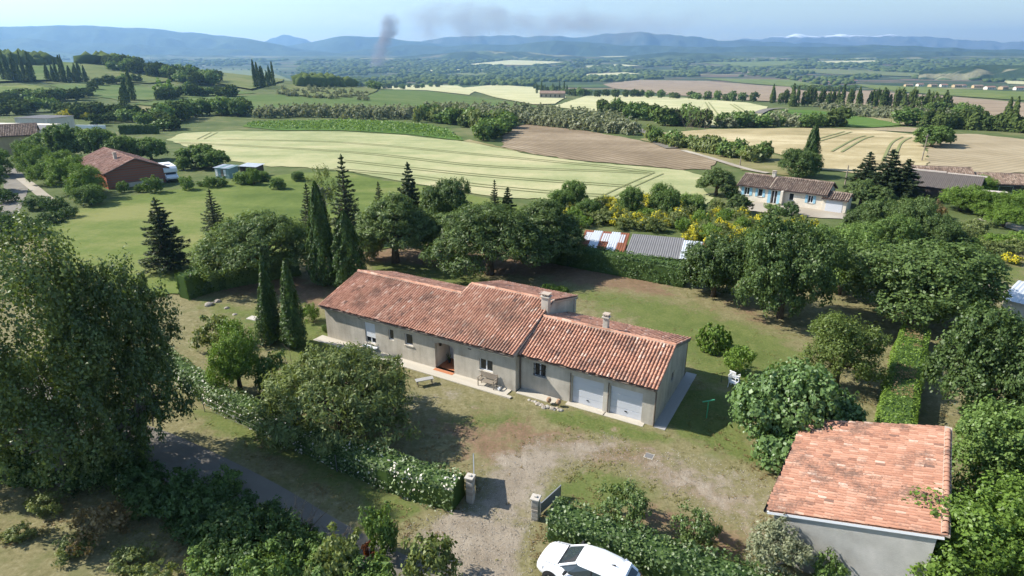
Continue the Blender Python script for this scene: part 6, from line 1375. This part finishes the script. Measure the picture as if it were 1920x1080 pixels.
# ------------------------------------------------------------------ small things round the house
def loft(m, rings, close=True, mi=0):
    n = len(rings[0]); vs = [p for r_ in rings for p in r_]; fs = []
    for i in range(len(rings)-1):
        for k in range(n if close else n-1): fs.append((i*n+k, i*n+(k+1)%n, (i+1)*n+(k+1)%n, (i+1)*n+k))
    fs += [tuple(range(n-1,-1,-1)), tuple(range((len(rings)-1)*n, len(rings)*n))]
    return m.add(vs, fs, mi)
def white_car(x, y, ang):
    t_ = thing('parked_car', 'white hatchback car parked against the front hedge at bottom edge', 'car', (x,y,.03), ang)
    st = [(-2.16,.66,.50,.86),(-2.10,.78,.34,.98),(-1.9,.85,.26,1.03),(-1.4,.895,.22,1.02),(-.6,.90,.20,.98),(.2,.90,.20,.97),(.8,.895,.21,.96),(1.2,.885,.22,.93),(1.6,.86,.24,.87),(1.9,.80,.28,.79),(2.06,.70,.33,.70),(2.14,.52,.42,.60)]
    rings = []
    for xx, w, zb, ztp in st:
        half = [(.80*w,zb),(.97*w,zb+.10),(1.0*w,zb+(ztp-zb)*.45),(.985*w,zb+(ztp-zb)*.72),(.93*w,ztp-.05),(.80*w,ztp),(.40*w,ztp+.035)]
        rings.append([(xx,a,b) for a,b in half]+[(xx,0,ztp+.045)]+[(xx,-a,b) for a,b in reversed(half)])
    body = loft(MB(), rings).build('body', 'car_paint', t_, True)
    # glasshouse
    ring = lambda xx, w, z: (xx, w, z)
    bot = [(1.02,.60,.99),(.55,.80,1.0),(-.5,.83,1.02),(-1.5,.80,1.06),(-1.98,.58,1.10)]; top = [(.30,.50,1.44),(.12,.58,1.46),(-.5,.62,1.50),(-1.25,.60,1.46),(-1.55,.50,1.42)]
    B = bot+[(a,-b,c) for a,b,c in reversed(bot)]; T = top+[(a,-b,c) for a,b,c in reversed(top)]
    B2 = [(a,b,c-.12) for a,b,c in B]; n = len(B)
    g = MB().add(B2+B+T, [(i,(i+1)%n,(i+1)%n+n,i+n) for i in range(n)]+[(i+n,(i+1)%n+n,(i+1)%n+2*n,i+2*n) for i in range(n)]+[tuple(range(2*n,3*n))]+[tuple(range(n-1,-1,-1))]).build('side_windows', 'car_glass', t_)
    ws = lambda s_: [(1.045,s_*.58,1.0),(.60,s_*.775,1.012),(.135,s_*.565,1.475),(.318,s_*.49,1.455)]
    MB().add([(1.05,.57,1.005),(1.06,0,1.02),(1.05,-.57,1.005),(.33,-.49,1.45),(.30,0,1.475),(.33,.49,1.45)], [(0,1,4,5),(1,2,3,4)]).build('windscreen', 'car_glass', t_, True)
    rp = [(.34,.55),(.12,.64),(-.5,.675),(-1.25,.655),(-1.78,.56)]; rz = [1.455,1.485,1.525,1.49,1.43]; rr = []
    for (a,w),z in zip(rp,rz): rr.append([(a,w,z-.06),(a,w*.97,z),(a,w*.6,z+.022),(a,0,z+.03),(a,-w*.6,z+.022),(a,-w*.97,z),(a,-w,z-.06)])
    loft(MB(), rr, False).build('roof_panel', 'car_paint', t_, True)
    for s_ in (-1,1):
        MB().bar((1.06,s_*.62,.99),(.26,s_*.565,1.46),.10,.05).build('windscreen_pillar','car_paint',t_)
        MB().bar((-1.98,s_*.66,1.06),(-1.45,s_*.60,1.45),.16,.06).build('rear_pillar','car_paint',t_)
        MB().bar((-.45,s_*.835,1.0),(-.42,s_*.635,1.49),.06,.03).build('door_pillar','black_trim',t_)
        m = MB().hexa([(.55,s_*.86,1.0),(.72,s_*.88,1.0),(.72,s_*1.06,1.02),(.60,s_*1.06,1.02),(.55,s_*.86,1.14),(.68,s_*.88,1.14),(.68,s_*1.06,1.14),(.58,s_*1.06,1.14)]); m.build('door_mirror','black_trim',t_,bevel=.02)
        MB().hexa([(1.80,s_*.60,.62),(2.07,s_*.50,.58),(2.0,s_*.72,.58),(1.72,s_*.845,.64),(1.78,s_*.60,.80),(2.03,s_*.48,.70),(1.96,s_*.71,.70),(1.70,s_*.835,.80)]).build('headlight','lamp_glass',t_,bevel=.01)
        MB().hexa([(-2.12,s_*.50,.80),(-2.17,s_*.50,.80),(-2.13,s_*.80,.80),(-2.0,s_*.86,.80),(-2.10,s_*.50,.93),(-2.15,s_*.50,.93),(-2.11,s_*.79,.93),(-2.0,s_*.85,.93)]).build('tail_light','rust',t_)
        for wx in (1.32,-1.30):
            MB().lathe([(.0,-.012),(.375,-.012),(.375,.012),(.0,.012)], 22).build('wheel_arch','black_trim',t_); o = C.objects[-1]; o.rotation_euler = (PI/2,0,0); o.location = (wx,s_*.895,.36)
            w = MB().lathe([(.22,-.10),(.31,-.11),(.335,-.06),(.335,.06),(.31,.11),(.22,.10)], 22).build('wheel','rubber',t_,True); w.rotation_euler = (PI/2,0,0); w.location = (wx,s_*.83,.335)
            m = MB().lathe([(.0,-.115),(.06,-.115),(.06,.115),(.0,.115)], 10)
            for k in range(5): a = 2*PI*k/5; m.bar((.05*math.cos(a),.05*math.sin(a),0),(.22*math.cos(a),.22*math.sin(a),0),.07,.222)
            m.build('rim','alloy',w)
    MB().bar((-1.62,-.56,1.475),(-1.62,.56,1.475),.26,.05).build('roof_spoiler','car_paint',t_,bevel=.015)
    MB().prism([(-1.22,1.50),(-1.02,1.52),(-1.2,1.60),(-1.25,1.60)], 'y', -.02, .02).build('roof_antenna','black_trim',t_)
    MB().add([(-1.62,.52,1.40),(-1.62,-.52,1.40),(-2.03,-.60,1.09),(-2.03,.60,1.09)], [(0,1,2,3)]).build('rear_window','car_glass',t_)
    for s_ in (-1,1):
        MB().bar((1.08,s_*.66,.985),(1.78,s_*.62,.885),.012,.012).build('bonnet_seam','black_trim',t_); MB().box(.05,.19,s_*.905-.012,s_*.905+.012,.80,.83).build('door_handle','car_paint',t_); MB().box(-.98,-.84,s_*.90-.012,s_*.90+.012,.82,.85).build('door_handle','car_paint',t_)
        MB().box(-1.0,1.0,s_*.90-.015,s_*.90+.012,.22,.34).build('sill_trim','black_trim',t_)
    for s_ in (-1,1):
        for xs in (.72,-.42,-1.18): MB().bar((xs,s_*.905,.36),(xs-.02,s_*.885,.97),.012,.02).build('door_seam','black_trim',t_)
    MB().bar((1.10,-.62,1.01),(1.10,.62,1.01),.06,.02).build('wiper_cowl','black_trim',t_)
    MB().box(2.02,2.16,-.50,.50,.36,.47).build('grille','black_trim',t_); MB().box(2.125,2.15,-.26,.26,.48,.57).build('number_plate','white_plastic',t_)
white_car(3.21, 19.87, math.radians(150))
# gate
plain('gate_metal', (.27,.28,.29), .5, metal=.3, var=.08)
def pillar(x, y, h, rz, label):
    t_ = thing('gate_pillar', label, 'gate pillar', (x,y,0), rz); rng = random.Random(int(x*100)); z = -.1; m = None
    while z < h-.05:
        hh = min(rng.uniform(.16,.26), h-z); d = rng.uniform(-.015,.015); MB().box(-.18+d,.18+d*.5,-.18-d,.18-d*.4,z+.006,z+hh).build('stone', 'rock' if rng.random() < .5 else 'stone_grey', t_, bevel=.02); z += hh
    MB().box(-.165,.165,-.165,.165,-.1,h-.01).build('pillar_core','mortar',t_); MB().box(-.23,.23,-.23,.23,h+.004,h+.085).build('cap','stone_cap',t_,bevel=.015)
    MB().box(-.06,.06,-.06,.06,h+.088,h+.16).build('cap_lamp','stone_cap',t_)
pillar(-2.1, 25.0, 1.5, -.35, 'tall stone gate pillar at the end of the blossoming hedge'); pillar(1.15, 23.75, 1.25, -.35, 'stone gate pillar half hidden by the right front hedge')
def gate_leaf(a, b, h, label):
    a, b = Vector((*a,0)), Vector((*b,0)); d = b-a; L = d.length; t_ = thing('gate_leaf', label, 'gate', a, math.atan2(d.y,d.x))
    m = MB().box(0,.06,-.03,.03,.05,h+.1); m.box(L-.06,L,-.03,.03,.05,h+.02); m.box(.06,L-.06,-.025,.025,h-.06,h); m.box(.06,L-.06,-.025,.025,.1,.16); m.build('gate_frame','gate_metal',t_)
    n = int(L/.16)
    for k in range(n): x0 = .065+(L-.13)*k/n; MB().box(x0,x0+(L-.13)/n-.004,-.012,.012,.162,h-.062).build('gate_panel','gate_metal',t_)
gate_leaf((-1.92,25.15),(-2.06,27.0),1.45,'left grey metal gate leaf swung open beside the tall pillar'); gate_leaf((1.38,24.0),(2.5,25.4),.7,'right grey metal gate leaf swung open behind the hedge')
# bench and low table in front of the house: placed in the house frame
def hplace(o, x, y, rz=0.0, z=.0): wx, wy = hw(x, y); o.location = (wx, wy, z); o.rotation_euler = (0,0,-HYAW+rz)
t_ = thing('garden_bench', 'wooden slatted garden bench on the terrace under the window', 'bench'); hplace(t_, -11.35, -.85, 0, .085)
for k in range(4): MB().box(-.65,.65,-.22+k*.115,-.13+k*.115,.40,.425).build('seat_slat','wood_grey',t_)
for k in range(4): MB().hexa([(-.65,.22+k*.02,.52+k*.10),(.65,.22+k*.02,.52+k*.10),(.65,.24+k*.02,.52+k*.10),(-.65,.24+k*.02,.52+k*.10),(-.65,.235+k*.02,.595+k*.10),(.65,.235+k*.02,.595+k*.10),(.65,.255+k*.02,.595+k*.10),(-.65,.255+k*.02,.595+k*.10)]).build('back_slat','wood_grey',t_)
for s_ in (-.62,.62):
    MB().bar((s_,-.2,0),(s_,-.2,.6),.05,.05).build('leg','wood_grey',t_); MB().bar((s_,.22,0),(s_,.32,.92),.05,.05).build('leg','wood_grey',t_); MB().bar((s_,-.24,.62),(s_,.26,.62),.06,.03).build('armrest','wood_grey',t_); MB().bar((s_,-.18,.37),(s_,.22,.37),.04,.05).build('seat_rail','wood_grey',t_)
t_ = thing('low_table', 'small pale low table standing on the gravel by the pine', 'table'); hplace(t_, -15.3, -2.7, .9)
for k in range(3): MB().box(-.62,.62,-.21+k*.142,-.075+k*.142,.44,.48).build('top_board','paving',t_)
for a in (-.5,.5):
    for b in (-.15,.15): MB().bar((a,b,0),(a,b,.44),.05,.05).build('leg','wood_grey',t_)
t_ = thing('flower_pot', 'small white pot beside the bench on the terrace', 'pot'); hplace(t_, -10.35, -.95, 0, .086); MB().lathe([(.07,0),(.11,.2),(.10,.2),(.09,.17)], 14).build('pot','white_plastic',t_,True)
t_ = thing('flower_pot', 'dark flower pot standing in the entrance porch', 'pot'); hplace(t_, -15.6, .7, 0, .101); MB().lathe([(.10,0),(.15,.3),(.13,.3),(.12,.26)], 14).build('pot','iron',t_,True)
m = MB(); [m.tube([(0,0,.25),(math.cos(a)*.22,math.sin(a)*.22,.75)],[.03,.01],5) for a in (0,1.3,2.6,3.9,5.2)]; m.build('plant','leaf_hedge_dark',t_)
for i, (x, y) in enumerate(((-6.7,-.75),(-6.05,-.65))):
    t_ = thing('clay_pot', ['left','right'][i]+' round clay pot on the stones between terrace and garage door', 'pot'); hplace(t_, x, y, 0, .18); MB().lathe([(.09,0),(.16,.11),(.17,.19),(.12,.29),(.10,.32),(.115,.34),(.09,.34)], 16).build('pot','terracotta',t_,True)
def rock(name, label, x, y, r, seed, group=None, mat='rock', z=0.0):
    rng = np.random.default_rng(seed); bm = bmesh.new(); bmesh.ops.create_icosphere(bm, subdivisions=2, radius=r)
    for v in bm.verts: v.co *= 1+rng.normal(0,.10); v.co.z *= .6
    me = bpy.data.meshes.new(name); bm.to_mesh(me); bm.free(); me.materials.append(M[mat]); o = obj(name, me); o.location = (x,y,z+r*.25); o.rotation_euler = (0,0,seed); return tag(o, label, 'stone', group)
rr_ = random.Random(3)
for i in range(16):
    x, y = hw(-8.0+i*.155+rr_.uniform(-.08,.08), -.95-.22*math.sin(i*.2)+rr_.uniform(-.12,.12)); rock('stone', 'loose stone in the rubble edge between terrace and garage', x, y, rr_.uniform(.08,.2), 60+i, 'rubble stones by the terrace', ['rock','mortar','stone_grey'][i%3])
for i, (px, py, r_) in enumerate(((392,572,.4),(408,566,.32),(425,578,.24),(440,590,.2))):
    x, y = at(px,py); rock('rock', ['largest','second','third','smallest'][i]+' pale rock in the border left of the near cypresses', x, y, r_, 90+i, 'border rocks', 'stone_grey')
x, y = at(476,597); o = MB().box(-.55,.55,-.35,.35,-.05,.10).build('stone_slab','stone_cap',bevel=.02); o.location=(x,y,0); o.rotation_euler=(0,0,-.4); tag(o,'flat pale stone slab on the lawn left of the cypresses','stone slab')
x, y = at(1217,855); t_ = thing('drain_cover','square metal drain cover in the gravel yard','drain cover',(x,y,.0),-.5); MB().box(-.26,.26,-.26,.26,-.02,.03).build('rim','concrete',t_); MB().box(-.21,.21,-.21,.21,.031,.042).build('cover','zinc',t_)
x, y = 12.2, 32.6; t_ = thing('clothes_post','green metal T shaped clothes line post beside the garage','post',(x,y,0),.3); h = height_to(x,y,752); MB().tube([(0,0,-.2),(0,0,h)],.035,10).build('post','green_metal',t_); MB().box(-.42,.42,-.035,.035,h,h+.06).build('crossbar','green_metal',t_)
x, y = at(1352,717); t_ = thing('clothes_post','thin grey T shaped post at the edge of the garage shadow','post',(x,y,0),.3); MB().tube([(0,0,-.2),(0,0,.75)],.02,8).build('post','iron',t_); MB().box(-.25,.25,-.015,.015,.75,.78).build('crossbar','iron',t_)
def plastic_chair(x, y, rz, label):
    t_ = thing('plastic_chair', label, 'chair', (x,y,0), rz); MB().box(-.25,.25,-.25,.25,.42,.45).build('seat','white_plastic',t_,bevel=.012)
    for k in range(5): a = -.2+.1*k; MB().hexa([(a-.035,.23,.46),(a+.035,.23,.46),(a+.035,.25,.46),(a-.035,.25,.46),(a-.035,.31,.88),(a+.035,.31,.88),(a+.035,.33,.88),(a-.035,.33,.88)]).build('back_slat','white_plastic',t_)
    MB().box(-.25,.25,.30,.34,.882,.94).build('back_rail','white_plastic',t_)
    for a in (-.22,.22):
        for b in (-.22,.22): MB().bar((a*1.15,b*1.15,0),(a,b,.42),.05,.05).build('leg','white_plastic',t_)
        MB().bar((a*1.12,-.24,.64),(a*1.12,.28,.66),.05,.03).build('armrest','white_plastic',t_); MB().bar((a*1.12,-.23,.45),(a*1.12,-.23,.63),.04,.04).build('arm_support','white_plastic',t_)
x, y = at(1374,726); plastic_chair(x, y, .8, 'white plastic garden chair between yellow green shrub and fig tree'); plastic_chair(x+.35, y+.75, 2.2, 'second white plastic chair, just behind the first by the fig tree')
# wire fence along the foot of the blossoming hedge
fp = [at(384,772),at(500,825),at(632,884),at(745,928),at(845,958)]; t_ = thing('wire_fence','low wire fence with thin posts along the blossoming hedge','fence',(fp[0][0],fp[0][1],0))
for x, y in fp: MB().tube([(x-fp[0][0],y-fp[0][1],-.2),(x-fp[0][0],y-fp[0][1],1.1)],.025,6).build('fence_post','zinc',t_)
for z in (.35,.7,1.05): MB().tube([(x-fp[0][0],y-fp[0][1],z) for x, y in fp],.006,4).build('wire','zinc',t_)
# ------------------------------------------------------------------ haze and smoke
def haze():
    m = bpy.data.materials.new('haze'); m.use_nodes = True; n = m.node_tree.nodes; n.clear(); out = n.new('ShaderNodeOutputMaterial'); v = n.new('ShaderNodeVolumePrincipled')
    v.inputs['Color'].default_value = (.36,.62,1.0,1); v.inputs['Density'].default_value = 1.15e-4; v.inputs['Anisotropy'].default_value = .42
    m.node_tree.links.new(v.outputs[0], out.inputs['Volume']); M['haze'] = m
    o = MB().box(-13100,13100,-13100,13100,-75,530).build('haze', 'haze'); o['kind'] = 'stuff'; o['label'] = 'thin blue summer haze over the whole valley'; o['category'] = 'haze'
haze()
SX, SY = at(708,128); SZ = float(zt(SX, SY))
def smoke_point(px, py):
    d_ = ray(px, py); k = SY/d_[1]; return d_[0]*k-SX, CAMZ+d_[2]*k-SZ
def smoke_mat(name, dens, axis, c, r, sc, lo, hi, span, col):
    """density falls off round a straight core line: axis 'z' or 'x', c = (offset, slope), r = (radius, growth)"""
    t = NT(name); P = t.n('ShaderNodeTexCoord').outputs['Object']; w = t.n('ShaderNodeVectorMath', operation='ADD')
    nv = t.n('ShaderNodeTexNoise'); nv.inputs['Scale'].default_value = sc*.6; nv.inputs['Detail'].default_value = 2; t.l(P, nv.inputs['Vector'])
    sb = t.n('ShaderNodeVectorMath', operation='SUBTRACT'); t.l(nv.outputs['Color'], sb.inputs[0]); sb.inputs[1].default_value = (.5,.5,.5); sm_ = t.n('ShaderNodeVectorMath', operation='SCALE'); t.l(sb.outputs[0], sm_.inputs[0]); sm_.inputs['Scale'].default_value = r[0]*2.2
    t.l(P, w.inputs[0]); t.l(sm_.outputs[0], w.inputs[1]); x = t.n('ShaderNodeSeparateXYZ'); t.l(w.outputs[0], x.inputs[0])
    u, v = (x.outputs[2], x.outputs[0]) if axis == 'z' else (x.outputs[0], x.outputs[2])
    dv = t.math('SUBTRACT', v, t.math('MULTIPLY_ADD', u, c[1], c[0])); rad = t.math('SQRT', t.math('ADD', t.math('MULTIPLY', dv, dv), t.math('MULTIPLY', x.outputs[1], x.outputs[1])))
    q = t.math('DIVIDE', rad, t.math('MULTIPLY_ADD', u, r[1], r[0])); fade = t.smooth(t.math('SUBTRACT', 1.0, q), 0.0, .75)
    fade = t.math('MULTIPLY', fade, t.smooth(u, span[0], span[1])); fade = t.math('MULTIPLY', fade, t.math('SUBTRACT', 1.0, t.smooth(u, span[2], span[3])))
    n1 = t.noise(sc, 5, .62, P); pv = t.n('ShaderNodeVolumePrincipled'); pv.inputs['Color'].default_value = (*col, 1); pv.inputs['Anisotropy'].default_value = .15
    t.set(pv.inputs['Density'], t.math('MULTIPLY', t.math('MULTIPLY', t.smooth(n1, lo, hi), fade), dens)); t.l(pv.outputs[0], t.out.inputs['Volume'])
x0, z0 = smoke_point(704,128); x1, z1 = smoke_point(733,38); sl_ = (x1-x0)/(z1-z0); ppm = FPX/SY/1.07
smoke_mat('smoke', .038, 'z', (x0-sl_*z0, sl_), (16/ppm, .05), .018, .22, .62, (z0-30, z0+20, z1-20, z1+40), (.34,.32,.35))
o = MB().box(x0-60/ppm, x1+50/ppm, -60/ppm, 60/ppm, max(2.0, z0), z1+40).build('smoke_column', 'smoke'); o.location = (SX, SY, SZ); tag(o, 'rising column of grey brown smoke from a distant fire', 'smoke')
x2, z2 = smoke_point(745,34); x3, z3 = smoke_point(1420,42); sl2 = (z3-z2)/(x3-x2)
smoke_mat('smoke_thin', .010, 'x', (z2-sl2*x2, sl2), (30/ppm, -.002), .0085, .25, .66, (x2-10, x2+90, x2+260/ppm, x3), (.42,.41,.46))
o = MB().box(x2-5, x3+20, -45/ppm, 45/ppm, min(z2,z3)-48/ppm, z2+34/ppm).build('smoke_drift', 'smoke_thin'); o.location = (SX, SY+140/ppm*0+200, SZ); tag(o, 'long thin band of smoke drifting right across the sky', 'smoke')
print('leaf triangles', TRI[0])
